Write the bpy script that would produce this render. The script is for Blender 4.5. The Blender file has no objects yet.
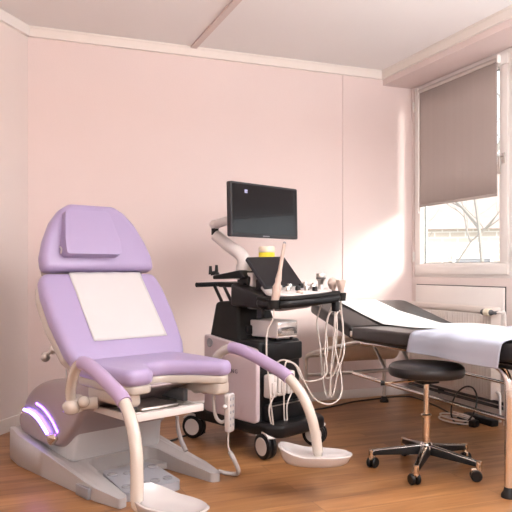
import bpy, bmesh, math, random
from mathutils import Vector, Matrix
from mathutils.geometry import tessellate_polygon
random.seed(7)
PI = math.pi
S = bpy.context.scene
COL = S.collection

# ------------------------------------------------------------------ survey of the room
F = 673.0; HOR = 270.0; EYE = 1.0
CD, SD = 0.9291, 0.3699            # camera yaw (21.7 deg) relative to the window wall
def c2r(X, Y): return (X*CD + Y*SD, -X*SD + Y*CD)
def at(px, py, Y):                 # a point seen at px,py at depth Y -> room coordinates
    x, y = c2r((px-256)/F*Y, Y); return Vector((x, y, EYE-(py-HOR)/F*Y))
def flr(px, py, z=0.0):
    return at(px, py, F*(EYE-z)/(py-HOR))
XW, YB, ZC = 3.2, 4.61, 2.58       # window wall, back wall, ceiling
XB = 2.925                         # face of the beam

# ------------------------------------------------------------------ materials
MATS = {}
def mat(name, col, rough=0.5, metal=0.0, var=0.0, scale=8.0, bump=0.0, bscale=60.0, coat=0.0, emit=None, estr=0.0, sheen=0.0, trans=0.0):
    m = bpy.data.materials.new(name); m.use_nodes = True
    nt = m.node_tree; N = nt.nodes; L = nt.links
    b = N['Principled BSDF']
    b.inputs['Base Color'].default_value = (*col, 1)
    b.inputs['Roughness'].default_value = rough
    b.inputs['Metallic'].default_value = metal
    b.inputs['Coat Weight'].default_value = coat
    b.inputs['Sheen Weight'].default_value = sheen
    b.inputs['Transmission Weight'].default_value = trans
    if emit:
        b.inputs['Emission Color'].default_value = (*emit, 1); b.inputs['Emission Strength'].default_value = estr
    tc = N.new('ShaderNodeTexCoord')
    if var > 0:
        no = N.new('ShaderNodeTexNoise'); no.inputs['Scale'].default_value = scale; no.inputs['Detail'].default_value = 4
        L.new(tc.outputs['Object'], no.inputs['Vector'])
        mx = N.new('ShaderNodeMix'); mx.data_type = 'RGBA'
        mx.inputs[6].default_value = (*[c*(1-var) for c in col], 1)
        mx.inputs[7].default_value = (*[min(1, c*(1+var)) for c in col], 1)
        L.new(no.outputs['Fac'], mx.inputs[0]); L.new(mx.outputs[2], b.inputs['Base Color'])
    if bump > 0:
        n2 = N.new('ShaderNodeTexNoise'); n2.inputs['Scale'].default_value = bscale; n2.inputs['Detail'].default_value = 3
        L.new(tc.outputs['Object'], n2.inputs['Vector'])
        bp = N.new('ShaderNodeBump'); bp.inputs['Strength'].default_value = bump; bp.inputs['Distance'].default_value = 0.01
        L.new(n2.outputs['Fac'], bp.inputs['Height']); L.new(bp.outputs['Normal'], b.inputs['Normal'])
    MATS[name] = m
    return m

m_wall   = mat('pink_wall_paint', (0.76, 0.635, 0.61), 0.75, var=0.02, scale=3, bump=0.06, bscale=120)
m_wall2  = mat('pale_wall_paint', (0.77, 0.675, 0.645), 0.75, var=0.02, scale=3, bump=0.06, bscale=120)
m_ceil   = mat('ceiling_paint', (0.84, 0.82, 0.815), 0.85, var=0.012, scale=2, bump=0.05, bscale=150)
m_trim   = mat('cream_trim', (0.80, 0.735, 0.685), 0.45, var=0.01, scale=5)
m_strip  = mat('ceiling_strip', (0.66, 0.55, 0.52), 0.5)
m_pvc    = mat('white_window_frame', (0.80, 0.76, 0.73), 0.3, var=0.01, scale=4)
m_gask   = mat('dark_gasket', (0.03, 0.03, 0.035), 0.6)
m_lilac  = mat('lilac_upholstery', (0.355, 0.29, 0.475), 0.38, var=0.03, scale=5, bump=0.05, bscale=220, coat=0.1)
m_lilac2 = mat('lilac_sleeve', (0.39, 0.295, 0.46), 0.42, var=0.03, scale=5, bump=0.04, bscale=220)
m_shell  = mat('warm_white_shell', (0.46, 0.415, 0.37), 0.28, var=0.015, scale=4, coat=0.25)
m_base   = mat('silver_white_casing', (0.41, 0.395, 0.395), 0.3, var=0.02, scale=4, coat=0.3)
m_house  = mat('pearl_rose_housing', (0.33, 0.27, 0.28), 0.28, metal=0.25, var=0.02, scale=4, coat=0.3)
m_colm   = mat('pale_grey_column', (0.50, 0.51, 0.53), 0.45, var=0.015, scale=4)
m_tube   = mat('ivory_tube', (0.52, 0.465, 0.41), 0.2, coat=0.5, var=0.01)
m_dish   = mat('glossy_white_plastic', (0.49, 0.46, 0.45), 0.16, coat=0.6, var=0.01)
m_plast  = mat('white_plastic', (0.66, 0.62, 0.60), 0.35, var=0.015, scale=10)
m_beige  = mat('beige_plastic', (0.55, 0.43, 0.37), 0.35, var=0.02, scale=10)
m_greyp  = mat('mid_grey_plastic', (0.26, 0.26, 0.28), 0.35, var=0.03, scale=10)
m_pedal  = mat('silver_grey_pedal', (0.36, 0.37, 0.41), 0.3, metal=0.2, var=0.03, scale=9)
m_dark   = mat('dark_grey_rubber', (0.10, 0.10, 0.105), 0.55)
m_black  = mat('black_plastic', (0.009, 0.009, 0.010), 0.35, var=0.1, scale=20)
m_blackm = mat('black_matte_plastic', (0.010, 0.0095, 0.009), 0.6, var=0.1, scale=20)
m_leath  = mat('black_vinyl', (0.010, 0.0095, 0.010), 0.32, var=0.1, scale=9, bump=0.08, bscale=180)
m_chrome = mat('chrome', (0.80, 0.78, 0.76), 0.12, metal=1.0)
m_steel  = mat('brushed_steel', (0.62, 0.60, 0.57), 0.28, metal=1.0, var=0.05, scale=40)
m_tan    = mat('satin_brass_steel', (0.72, 0.62, 0.50), 0.24, metal=1.0, var=0.02)
m_screen = mat('monitor_screen', (0.006, 0.006, 0.008), 0.22, coat=0.3)
m_bezel  = mat('dark_grey_bezel', (0.03, 0.031, 0.035), 0.4)
m_tablet = mat('touch_screen', (0.018, 0.017, 0.020), 0.35)
m_panel  = mat('cart_side_panel', (0.58, 0.48, 0.51), 0.35, var=0.01, scale=4)
m_letter = mat('grey_lettering', (0.10, 0.08, 0.14), 0.5)
m_mark   = mat('screen_mark', (0.3, 0.3, 0.45), 0.5, emit=(0.5, 0.52, 0.85), estr=0.2)
m_paper  = mat('white_paper', (0.80, 0.80, 0.80), 0.8, var=0.015, scale=6, bump=0.06, bscale=25)
m_sheet  = mat('pale_blue_sheet', (0.42, 0.445, 0.53), 0.85, var=0.02, scale=6, bump=0.08, bscale=18)
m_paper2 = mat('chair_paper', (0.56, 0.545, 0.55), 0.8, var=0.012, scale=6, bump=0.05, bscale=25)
m_rollshade  = mat('cream_paper_roll', (0.64, 0.50, 0.39), 0.8, var=0.03, scale=6)  # white paper toned cream to stand in for shade under the couch
m_cable  = mat('ivory_cable', (0.64, 0.58, 0.54), 0.4)
m_cablek = mat('black_cable', (0.02, 0.02, 0.02), 0.45)
m_yellow = mat('yellow_label', (0.78, 0.66, 0.03), 0.45, var=0.05, scale=30)
m_rad    = mat('radiator_enamel', (0.78, 0.71, 0.66), 0.32, var=0.01, scale=4)
m_cream  = mat('cream_plastic', (0.78, 0.70, 0.55), 0.35)
m_led    = mat('violet_led', (0.8, 0.7, 1.0), 0.3, emit=(0.25, 0.15, 1.0), estr=9.0)
m_led2   = mat('violet_led_dim', (0.7, 0.5, 1.0), 0.3, emit=(0.2, 0.07, 1.0), estr=7.0)
m_fill   = mat('lamp_diffuser', (0.9, 0.9, 0.9), 0.5, emit=(1.0, 0.99, 0.98), estr=27.0)  # glow of the added fill globes
m_bark   = mat('pale_bark', (0.30, 0.27, 0.245), 0.9, var=0.2, scale=6)
m_rtile  = mat('roof_tiles', (0.42, 0.33, 0.30), 0.8, var=0.2, scale=5)
m_grass  = mat('winter_lawn', (0.55, 0.54, 0.48), 0.95, var=0.2, scale=1.5)
m_foil   = mat('silver_foil', (0.85, 0.84, 0.83), 0.15, metal=0.8)

for _m in (m_black, m_blackm, m_screen, m_tablet, m_bezel):
    _m.node_tree.nodes['Principled BSDF'].inputs['Specular IOR Level'].default_value = 0.3
m_dkchr = mat('dark_chrome', (0.34, 0.33, 0.32), 0.16, metal=1.0)  # chrome toned down to stand in for dark reflections

def floor_material():
    m = bpy.data.materials.new('oak_laminate'); m.use_nodes = True
    nt = m.node_tree; N = nt.nodes; L = nt.links; b = N['Principled BSDF']
    tc = N.new('ShaderNodeTexCoord')
    br = N.new('ShaderNodeTexBrick'); br.offset = 0.37
    br.inputs['Scale'].default_value = 1.0
    br.inputs['Brick Width'].default_value = 1.3; br.inputs['Row Height'].default_value = 0.145
    br.inputs['Mortar Size'].default_value = 0.0012; br.inputs['Mortar Smooth'].default_value = 0.2
    br.inputs['Color1'].default_value = (0.0, 0.0, 0.0, 1); br.inputs['Color2'].default_value = (1, 1, 1, 1)
    br.inputs['Mortar'].default_value = (0.3, 0.3, 0.3, 1); br.inputs['Bias'].default_value = 0
    L.new(tc.outputs['Object'], br.inputs['Vector'])
    mp = N.new('ShaderNodeMapping'); mp.inputs['Scale'].default_value = (0.9, 9.0, 1)
    L.new(tc.outputs['Object'], mp.inputs['Vector'])
    ad = N.new('ShaderNodeVectorMath'); ad.operation = 'ADD'
    L.new(mp.outputs['Vector'], ad.inputs[0])
    sc = N.new('ShaderNodeVectorMath'); sc.operation = 'SCALE'; sc.inputs['Scale'].default_value = 7.0
    L.new(br.outputs['Color'], sc.inputs[0]); L.new(sc.outputs['Vector'], ad.inputs[1])
    g = N.new('ShaderNodeTexNoise'); g.inputs['Scale'].default_value = 1.6; g.inputs['Detail'].default_value = 6; g.inputs['Roughness'].default_value = 0.6; g.inputs['Distortion'].default_value = 0.6
    L.new(ad.outputs['Vector'], g.inputs['Vector'])
    cr = N.new('ShaderNodeValToRGB'); e = cr.color_ramp.elements
    e[0].position = 0.30; e[0].color = (0.20, 0.085, 0.03, 1)
    e[1].position = 0.72; e[1].color = (0.46, 0.245, 0.105, 1)
    q = e.new(0.5); q.color = (0.335, 0.155, 0.058, 1)
    L.new(g.outputs['Fac'], cr.inputs['Fac'])
    # plank to plank tone
    mx = N.new('ShaderNodeMix'); mx.data_type = 'RGBA'; mx.blend_type = 'MULTIPLY'; mx.inputs[0].default_value = 0.45
    cr2 = N.new('ShaderNodeValToRGB'); e2 = cr2.color_ramp.elements
    e2[0].color = (0.62, 0.58, 0.55, 1); e2[1].color = (1.15, 1.12, 1.1, 1)
    L.new(br.outputs['Color'], cr2.inputs['Fac'])
    L.new(cr.outputs['Color'], mx.inputs[6]); L.new(cr2.outputs['Color'], mx.inputs[7])
    dk = N.new('ShaderNodeMix'); dk.data_type = 'RGBA'; dk.inputs[7].default_value = (0.12, 0.045, 0.018, 1)
    L.new(br.outputs['Fac'], dk.inputs[0]); L.new(mx.outputs[2], dk.inputs[6])
    L.new(dk.outputs[2], b.inputs['Base Color'])
    b.inputs['Roughness'].default_value = 0.33
    b.inputs['Specular IOR Level'].default_value = 0.35
    bp = N.new('ShaderNodeBump'); bp.inputs['Strength'].default_value = 0.12; bp.inputs['Distance'].default_value = 0.004
    L.new(g.outputs['Fac'], bp.inputs['Height']); L.new(bp.outputs['Normal'], b.inputs['Normal'])
    return m
m_floor = floor_material()

def brick_material():
    m = bpy.data.materials.new('pale_brick'); m.use_nodes = True
    nt = m.node_tree; N = nt.nodes; L = nt.links; b = N['Principled BSDF']
    tc = N.new('ShaderNodeTexCoord'); mp = N.new('ShaderNodeMapping')
    mp.inputs['Rotation'].default_value = (PI/2, 0, 0)
    L.new(tc.outputs['Object'], mp.inputs['Vector'])
    br = N.new('ShaderNodeTexBrick'); br.inputs['Scale'].default_value = 1.0
    br.inputs['Brick Width'].default_value = 0.42; br.inputs['Row Height'].default_value = 0.16; br.inputs['Mortar Size'].default_value = 0.018
    br.inputs['Color1'].default_value = (0.50, 0.43, 0.38, 1); br.inputs['Color2'].default_value = (0.58, 0.51, 0.45, 1); br.inputs['Mortar'].default_value = (0.74, 0.72, 0.69, 1)
    L.new(mp.outputs['Vector'], br.inputs['Vector']); L.new(br.outputs['Color'], b.inputs['Base Color'])
    b.inputs['Roughness'].default_value = 0.9
    return m
m_brick = brick_material()

def glass_material():
    m = bpy.data.materials.new('window_glass'); m.use_nodes = True
    nt = m.node_tree; N = nt.nodes; L = nt.links
    N.remove(N['Principled BSDF']); out = N['Material Output']
    t = N.new('ShaderNodeBsdfTransparent'); t.inputs['Color'].default_value = (0.97, 0.985, 0.98, 1)
    g = N.new('ShaderNodeBsdfGlossy'); g.inputs['Roughness'].default_value = 0.02
    lw = N.new('ShaderNodeLayerWeight'); lw.inputs['Blend'].default_value = 0.5
    pw = N.new('ShaderNodeMath'); pw.operation = 'POWER'; pw.inputs[1].default_value = 5
    ma = N.new('ShaderNodeMath'); ma.operation = 'MULTIPLY_ADD'; ma.inputs[1].default_value = 0.6; ma.inputs[2].default_value = 0.03
    L.new(lw.outputs['Facing'], pw.inputs[0]); L.new(pw.outputs[0], ma.inputs[0])
    mx = N.new('ShaderNodeMixShader')
    L.new(ma.outputs[0], mx.inputs[0]); L.new(t.outputs[0], mx.inputs[1]); L.new(g.outputs[0], mx.inputs[2])
    L.new(mx.outputs[0], out.inputs['Surface'])
    return m
m_glass = glass_material()

def blind_material():
    m = bpy.data.materials.new('taupe_blind_fabric'); m.use_nodes = True
    nt = m.node_tree; N = nt.nodes; L = nt.links
    b = N['Principled BSDF']; out = N['Material Output']
    tc = N.new('ShaderNodeTexCoord'); mp = N.new('ShaderNodeMapping'); mp.inputs['Scale'].default_value = (1, 14, 0.4)
    L.new(tc.outputs['Object'], mp.inputs['Vector'])
    no = N.new('ShaderNodeTexNoise'); no.inputs['Scale'].default_value = 1.2
    L.new(mp.outputs['Vector'], no.inputs['Vector'])
    cr = N.new('ShaderNodeValToRGB'); e = cr.color_ramp.elements
    e[0].color = (0.46, 0.395, 0.365, 1); e[1].color = (0.52, 0.45, 0.42, 1)
    L.new(no.outputs['Fac'], cr.inputs['Fac']); L.new(cr.outputs['Color'], b.inputs['Base Color'])
    b.inputs['Roughness'].default_value = 0.85
    tr = N.new('ShaderNodeBsdfTranslucent'); tr.inputs['Color'].default_value = (0.36, 0.30, 0.27, 1)
    mx = N.new('ShaderNodeMixShader'); mx.inputs[0].default_value = 0.08
    L.new(b.outputs[0], mx.inputs[1]); L.new(tr.outputs[0], mx.inputs[2]); L.new(mx.outputs[0], out.inputs['Surface'])
    return m
m_blind = blind_material()

# ------------------------------------------------------------------ mesh helpers
def obj(name, bm, m, parent=None, ang=38):
    bmesh.ops.recalc_face_normals(bm, faces=bm.faces[:])
    me = bpy.data.meshes.new(name); bm.to_mesh(me); bm.free()
    for p in me.polygons: p.use_smooth = True
    me.set_sharp_from_angle(angle=math.radians(ang))
    me.materials.append(m)
    o = bpy.data.objects.new(name, me); COL.objects.link(o)
    if parent: o.parent = parent
    return o
def B(): return bmesh.new()
def box(bm, x0, x1, y0, y1, z0, z1, bev=0.0, M=None, seg=2):
    t = bmesh.new()
    vs = [t.verts.new((x, y, z)) for x in (x0, x1) for y in (y0, y1) for z in (z0, z1)]
    for f in ((0,1,3,2), (4,6,7,5), (0,4,5,1), (2,3,7,6), (0,2,6,4), (1,5,7,3)): t.faces.new([vs[i] for i in f])
    if bev > 0: bmesh.ops.bevel(t, geom=t.edges[:], offset=bev, segments=seg, affect='EDGES', profile=0.5)
    merge(bm, t, M); return bm
def merge(bm, t, M=None):
    mp = {}
    for v in t.verts: mp[v] = bm.verts.new(M @ v.co if M else v.co)
    for f in t.faces:
        try: bm.faces.new([mp[v] for v in f.verts])
        except ValueError: pass
    t.free()
def hexa(bm, lo, hi, bev=0.0):      # 4 bottom corners, 4 top corners
    t = bmesh.new(); a = [t.verts.new(p) for p in lo]; b = [t.verts.new(p) for p in hi]
    t.faces.new(a[::-1]); t.faces.new(b)
    for i in range(4): t.faces.new([a[i], a[(i+1) % 4], b[(i+1) % 4], b[i]])
    bmesh.ops.recalc_face_normals(t, faces=t.faces[:])
    if bev > 0: bmesh.ops.bevel(t, geom=t.edges[:], offset=bev, segments=3, affect='EDGES', profile=0.5)
    merge(bm, t); return bm
def crom(pts, n=8, closed=False):
    P = [Vector(p) for p in pts]; out = []; N = len(P)
    rng = range(N) if closed else range(N-1)
    for i in rng:
        if closed: a, b, c, d = P[i-1], P[i], P[(i+1) % N], P[(i+2) % N]
        else:
            b, c = P[i], P[i+1]; a = P[i-1] if i else b*2-c; d = P[i+2] if i+2 < N else c*2-b
        for k in range(n):
            t = k/n; t2 = t*t; t3 = t2*t
            out.append(0.5*((2*b) + (c-a)*t + (2*a-5*b+4*c-d)*t2 + (3*b-a-3*c+d)*t3))
    if not closed: out.append(P[-1].copy())
    return out
def tube(bm, pts, r, seg=10, n=8, smooth=True, closed=False, r1=None):
    P = crom(pts, n, closed) if smooth else [Vector(p) for p in pts]
    N = len(P); rings = []; up = None
    for i in range(N):
        if closed: d = P[(i+1) % N]-P[i-1]
        else: d = P[min(i+1, N-1)]-P[max(i-1, 0)]
        d.normalize()
        if up is None: up = d.orthogonal().normalized()
        up = (up-d*up.dot(d)).normalized(); s = d.cross(up)
        rr = r if r1 is None else r+(r1-r)*i/(N-1)
        rings.append([bm.verts.new(P[i]+(up*math.cos(a)+s*math.sin(a))*rr) for a in [2*PI*k/seg for k in range(seg)]])
    for i in range(N if closed else N-1):
        A, C = rings[i], rings[(i+1) % N]
        for k in range(seg): bm.faces.new([A[k], A[(k+1) % seg], C[(k+1) % seg], C[k]])
    if not closed: bm.faces.new(rings[0][::-1]); bm.faces.new(rings[-1])
    return bm
def cyl(bm, p0, p1, r0, r1=None, seg=18):
    return tube(bm, [p0, p1], r0, seg, 1, False, False, r0 if r1 is None else r1)
def lathe(bm, prof, seg=32, M=None):
    rings = []
    for r, z in prof:
        if r <= 1e-6: rings.append([bm.verts.new((M @ Vector((0, 0, z))) if M else (0, 0, z))])
        else:
            rings.append([bm.verts.new((M @ Vector((r*math.cos(2*PI*k/seg), r*math.sin(2*PI*k/seg), z))) if M else (r*math.cos(2*PI*k/seg), r*math.sin(2*PI*k/seg), z)) for k in range(seg)])
    for A, C in zip(rings, rings[1:]):
        for k in range(seg):
            a = [A[k % len(A)], A[(k+1) % len(A)]] if len(A) > 1 else [A[0]]
            c = [C[(k+1) % len(C)], C[k % len(C)]] if len(C) > 1 else [C[0]]
            if len(a)+len(c) >= 3: bm.faces.new(a+c)
    if len(rings[0]) > 1: bm.faces.new(rings[0][::-1])
    if len(rings[-1]) > 1: bm.faces.new(rings[-1])
    return bm
def axis_m(p, d):
    d = Vector(d).normalized(); return Matrix.Translation(Vector(p)) @ d.to_track_quat('Z', 'Y').to_matrix().to_4x4()
def rpoly(pts, n=5):                 # polygon with a fillet radius per corner: (x, y, r)
    out = []; N = len(pts)
    for i in range(N):
        p = Vector(pts[i][:2]); r = pts[i][2]
        a = (Vector(pts[i-1][:2])-p); b = (Vector(pts[(i+1) % N][:2])-p)
        if r <= 0: out.append(p); continue
        la, lb = a.length, b.length; a.normalize(); b.normalize()
        th = a.angle(b); t = min(r/math.tan(th/2), la*0.49, lb*0.49)
        p0, p1 = p+a*t, p+b*t
        for k in range(n+1):
            s = k/n; out.append(p0*(1-s)**2+p*2*s*(1-s)+p1*s*s)
    return out
def puff(bm, outl, c0, c1, r, fn=None, n=4, dome=0.0):
    """soft edged slab: outline in a,b ; thickness c0..c1 ; rim radius r"""
    O = [Vector(p[:2]) for p in outl]; N = len(O)
    if sum(O[i].x*O[(i+1) % N].y-O[(i+1) % N].x*O[i].y for i in range(N)) < 0: O = O[::-1]
    nr = []
    for i in range(N):
        e = (O[(i+1) % N]-O[i-1]); e = Vector((e.y, -e.x)); nr.append(e.normalized() if e.length > 1e-9 else Vector((0, 0)))
    f = fn or (lambda a, b, c: Vector((a, b, c)))
    rv = min(r, (c1-c0)/2); levels = []
    for k in range(n+1):
        t = PI/2*k/n; levels.append((r*(1-math.sin(t)), c0+rv*(1-math.cos(t))))
    for k in range(n+1):
        t = PI/2*k/n; levels.append((r*(1-math.cos(t)), c1-rv*(1-math.sin(t))))
    if dome: levels[-1] = (levels[-1][0], levels[-1][1]); levels.append((r*2.2, c1+dome*0.6)); levels.append((r*4, c1+dome))
    rings = []
    for ins, c in levels:
        rings.append([bm.verts.new(f(O[i].x-nr[i].x*ins, O[i].y-nr[i].y*ins, c)) for i in range(N)])
    for A, C in zip(rings, rings[1:]):
        for k in range(N): bm.faces.new([A[k], A[(k+1) % N], C[(k+1) % N], C[k]])
    for ring, ins in ((rings[0], levels[0][0]), (rings[-1], levels[-1][0])):
        flat = [Vector((O[i].x-nr[i].x*ins, O[i].y-nr[i].y*ins, 0)) for i in range(N)]
        for tri in tessellate_polygon([flat]):
            try: bm.faces.new([ring[k] for k in tri])
            except ValueError: pass
    return bm
def prism(bm, outl, c0, c1, fn=None):
    f = fn or (lambda a, b, c: Vector((a, b, c))); N = len(outl)
    A = [bm.verts.new(f(p[0], p[1], c0)) for p in outl]; C = [bm.verts.new(f(p[0], p[1], c1)) for p in outl]
    for k in range(N): bm.faces.new([A[k], A[(k+1) % N], C[(k+1) % N], C[k]])
    bmesh.ops.triangulate(bm, faces=[bm.faces.new(A[::-1]), bm.faces.new(C)])
    return bm
def grid(bm, nu, nv, fn):
    V = [[bm.verts.new(fn(i/nu, j/nv)) for j in range(nv+1)] for i in range(nu+1)]
    for i in range(nu):
        for j in range(nv): bm.faces.new([V[i][j], V[i+1][j], V[i+1][j+1], V[i][j+1]])
    return bm
def ball(bm, c, r, sx=1, sy=1, sz=1, seg=20):
    t = bmesh.new(); bmesh.ops.create_uvsphere(t, u_segments=seg, v_segments=seg//2, radius=r)
    merge(bm, t, Matrix.Translation(Vector(c)) @ Matrix.Diagonal((sx, sy, sz, 1))); return bm

# ------------------------------------------------------------------ tagging
def tag(o, label, cat, group=None, kind=None):
    if label: o['label'] = label
    if cat: o['category'] = cat
    if group: o['group'] = group
    if kind: o['kind'] = kind
    return o
def thing(name, label, cat, loc=(0, 0, 0), rz=0.0, group=None):
    o = bpy.data.objects.new(name, None); COL.objects.link(o)
    o.location = loc; o.rotation_euler = (0, 0, rz); o.empty_display_size = 0.1
    return tag(o, label, cat, group)
def struct(name, bm, m, label=None, cat=None, parent=None):
    o = obj(name, bm, m, parent)
    if not parent:
        o['kind'] = 'structure'; o['label'] = label; o['category'] = cat
    return o
def lbl(o, text): o['label'] = text; return o

# ================================================================== THE ROOM
LW = Vector((0.241, 4.61)); LD = Vector((-0.624, -0.828)).normalized()      # angled left wall
LE = LW + LD*3.2
YF, XL = -1.7, LE.x
struct('floor', box(B(), XL-0.2, XW+0.25, YF-0.2, YB+0.2, -0.12, 0), m_floor, 'warm brown wood plank floor', 'floor')
struct('ceiling', box(B(), XL-0.2, XW+0.25, YF-0.2, YB+0.2, ZC, ZC+0.12), m_ceil, 'pale ceiling of large panels', 'ceiling')
struct('wall_back', box(B(), LW.x-0.05, XW+0.09, YB, YB+0.12, 0, ZC), m_wall, 'pink wall behind the exam chair and ultrasound cart', 'wall')
def slab2(p, q, t, z0, z1, nrm):
    b = B(); n = Vector((nrm[0], nrm[1], 0))*t; p = Vector((*p, 0)); q = Vector((*q, 0))
    lo = [p, q, q+n, p+n]
    return hexa(b, [v+Vector((0, 0, z0)) for v in lo], [v+Vector((0, 0, z1)) for v in lo])
LN = Vector((LD.y, -LD.x))               # pointing out of the room
if LN.x > 0: LN = -LN
struct('wall_left', slab2(LW, LE, 0.12, 0, ZC, LN), m_wall2, 'pale angled wall at the left edge', 'wall')
struct('wall_far_left', box(B(), XL-0.12, XL, YF, LE.y, 0, ZC), m_wall2, 'pale wall behind the viewer on the left', 'wall')
struct('wall_front', box(B(), XL-0.12, XW+0.25, YF-0.12, YF, 0, ZC), m_wall2, 'pale wall behind the viewer', 'wall')

# window wall with an opening for three casements, the third added for sun
WZ0, WZ1 = 0.945, 2.47
W_Y = [(3.495, 4.58), (2.42, 3.465), (1.345, 2.39)]
b = B()
box(b, XW, XW+0.09, YF, YB, 0, WZ0); box(b, XW, XW+0.09, YF, YB, WZ1, ZC)
box(b, XW, XW+0.09, YF, W_Y[-1][0], WZ0, WZ1); box(b, XW, XW+0.09, W_Y[0][1], YB, WZ0, WZ1)
struct('wall_right', b, m_wall2, 'pink window wall above and below the casements', 'wall')
struct('trim_1', box(B(), XB, XW, YF, YB, WZ1, ZC), m_wall, 'pink boxed beam running above the windows', 'beam')
# crown strips
b = B(); box(b, LW.x, XB, YB-0.022, YB, ZC-0.065, ZC); box(b, LW.x, XB, YB-0.03, YB, ZC-0.012, ZC)
struct('trim_2', b, m_trim, 'cream crown strip along the top of the back wall', 'crown moulding')
b = B(); box(b, XB-0.022, XB, YF, YB-0.022, ZC-0.065, ZC); box(b, XB-0.03, XB, YF, YB-0.022, ZC-0.012, ZC)
struct('trim_3', b, m_trim, 'cream crown strip along the beam', 'crown moulding')
struct('trim_4', slab2(LW, LE, -0.022, ZC-0.065, ZC, LN), m_pvc, 'white crown strip on the left wall', 'crown moulding')
# ceiling cover strip
p0 = at(193, 47, 1.58*F/(HOR-47)); 
struct('trim_5', box(B(), p0.x-0.022, p0.x+0.022, YF, YB-0.03, ZC-0.014, ZC), m_strip, 'narrow cover strip across the ceiling', 'ceiling strip')
# wall seam strip
q0 = at(343.5, 200, YB/(CD-SD*(87.5/F)))
struct('trim_6', box(B(), q0.x-0.009, q0.x+0.009, YB-0.008, YB, 0.064, ZC-0.065), m_wall, 'thin vertical seam strip on the back wall', 'wall strip')
b = B(); box(b, LW.x, XW, YB-0.014, YB, 0, 0.066, 0.003)
struct('baseboard_back', b, m_pvc, 'white baseboard along the back wall', 'baseboard')
struct('baseboard_left', slab2(LW, LE, -0.014, 0, 0.085, LN), m_pvc, 'white baseboard along the left wall', 'baseboard')
struct('baseboard_right', box(B(), XW-0.014, XW, YF, YB-0.014, 0, 0.066, 0.003), m_pvc, 'white baseboard under the windows', 'baseboard')
# cover panels on the parapet below the windows
for i, (y0, y1) in enumerate(W_Y[:2]):
    b = B(); box(b, XW-0.020, XW, y0+0.05, y1-0.045, 0.30, 0.882, 0.004)
    struct('trim_%d' % (7+i), b, m_pvc, 'white cover panel below the %s window' % ('first' if i == 0 else 'second'), 'panel')
    b = B(); box(b, XW-0.006, XW, y0+0.045, y1-0.040, 0.295, 0.888)
    struct('trim_%d' % (9+i), b, m_gask, 'dark gap around the panel below the %s window' % ('first' if i == 0 else 'second'), 'panel gap')

def frame_rect(bm, x0, x1, y0, y1, z0, z1, w, bev=0.004):
    box(bm, x0, x1, y0, y1, z0, z0+w, bev); box(bm, x0, x1, y0, y1, z1-w, z1, bev)
    box(bm, x0, x1, y0, y0+w, z0+w, z1-w, bev); box(bm, x0, x1, y1-w, y1, z0+w, z1-w, bev)
for i, (y0, y1) in enumerate(W_Y):
    w = bpy.data.objects.new('window_%d' % (i+1), None); COL.objects.link(w); w.location = (XW, (y0+y1)/2, WZ0)
    w['kind'] = 'structure'; w['label'] = ['white casement window nearest the back wall', 'white casement window at the right picture edge', 'white casement window beyond the picture edge'][i]; w['category'] = 'window'
    c = (y0+y1)/2; h = WZ1-WZ0; a0, a1 = y0-c, y1-c
    b = B(); frame_rect(b, 0.005, 0.075, a0, a1, 0, h, 0.045); obj('window_frame', b, m_pvc, w)
    b = B(); frame_rect(b, -0.012, 0.06, a0+0.022, a1-0.022, 0.022, h-0.022, 0.078, 0.006)
    frame_rect(b, 0.0, 0.05, a0+0.09, a1-0.09, 0.09, h-0.09, 0.018, 0.003); obj('sash', b, m_pvc, w)
    b = B(); frame_rect(b, 0.022, 0.032, a0+0.106, a1-0.106, 0.106, h-0.106, 0.006, 0); obj('gasket', b, m_gask, w)
    obj('pane', box(B(), 0.026, 0.030, a0+0.10, a1-0.10, 0.10, h-0.10), m_glass, w)
    b = B(); hz = 0.80; hy = a0+0.055
    box(b, -0.020, -0.012, hy-0.015, hy+0.015, hz-0.035, hz+0.035, 0.003); cyl(b, (-0.05, hy, hz), (-0.015, hy, hz), 0.009)
    box(b, -0.058, -0.044, hy-0.011, hy+0.011, hz-0.11, hz+0.012, 0.005); obj('window_handle', b, m_steel, w)
    b = B()
    for z in (0.16, h-0.16): cyl(b, (-0.014, a1-0.012, z-0.04), (-0.014, a1-0.012, z+0.04), 0.009)
    obj('hinge', b, m_pvc, w)

# roller blinds on the sashes; second and third added to hold back sun
BL = ['taupe roller blind half lowered on the window nearest the back wall', 'taupe roller blind on the second window', 'taupe roller blind on the third window']
for i, (y0, y1) in enumerate(W_Y):
    t = thing('roller_blind', BL[i], 'blind', (XW-0.026, (y0+y1)/2-0.004, 1.512))
    hw = (y1-y0)/2-0.106; off = -0.012
    hb = 0.895
    def fab(u, v, hw=hw):
        y = -hw+2*hw*u; return Vector((0.0015*math.sin(u*23)*(1-v), y, hb*v))
    b = B(); grid(b, 40, 4, fab); o = obj('blind_fabric', b, m_blind, t); md = o.modifiers.new('Solidify', 'SOLIDIFY'); md.thickness = 0.0016
    obj('bottom_bar', box(B(), -0.006, 0.006, -hw, hw, -0.016, 0.003, 0.003), m_blind, t)
    b = B(); cyl(b, (0.004, -hw-0.004, hb+0.006), (0.004, hw+0.004, hb+0.006), 0.017); lbl(obj('roller_tube', b, m_steel, t), 'metal roller tube')
    for s in (-1, 1):
        b = B(); box(b, -0.014, 0.022, s*(hw+0.011)-0.007, s*(hw+0.011)+0.007, hb-0.02, hb+0.034, 0.003); obj('bracket', b, m_pvc, t)
    b = B(); tube(b, [(-0.004, hw+0.012, hb), (-0.004, hw+0.012, 0.3), (-0.004, hw+0.012, -0.05)], 0.0022, 6); ball(b, (-0.004, hw+0.012, -0.055), 0.008); obj('pull_cord', b, m_plast, t)

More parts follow.
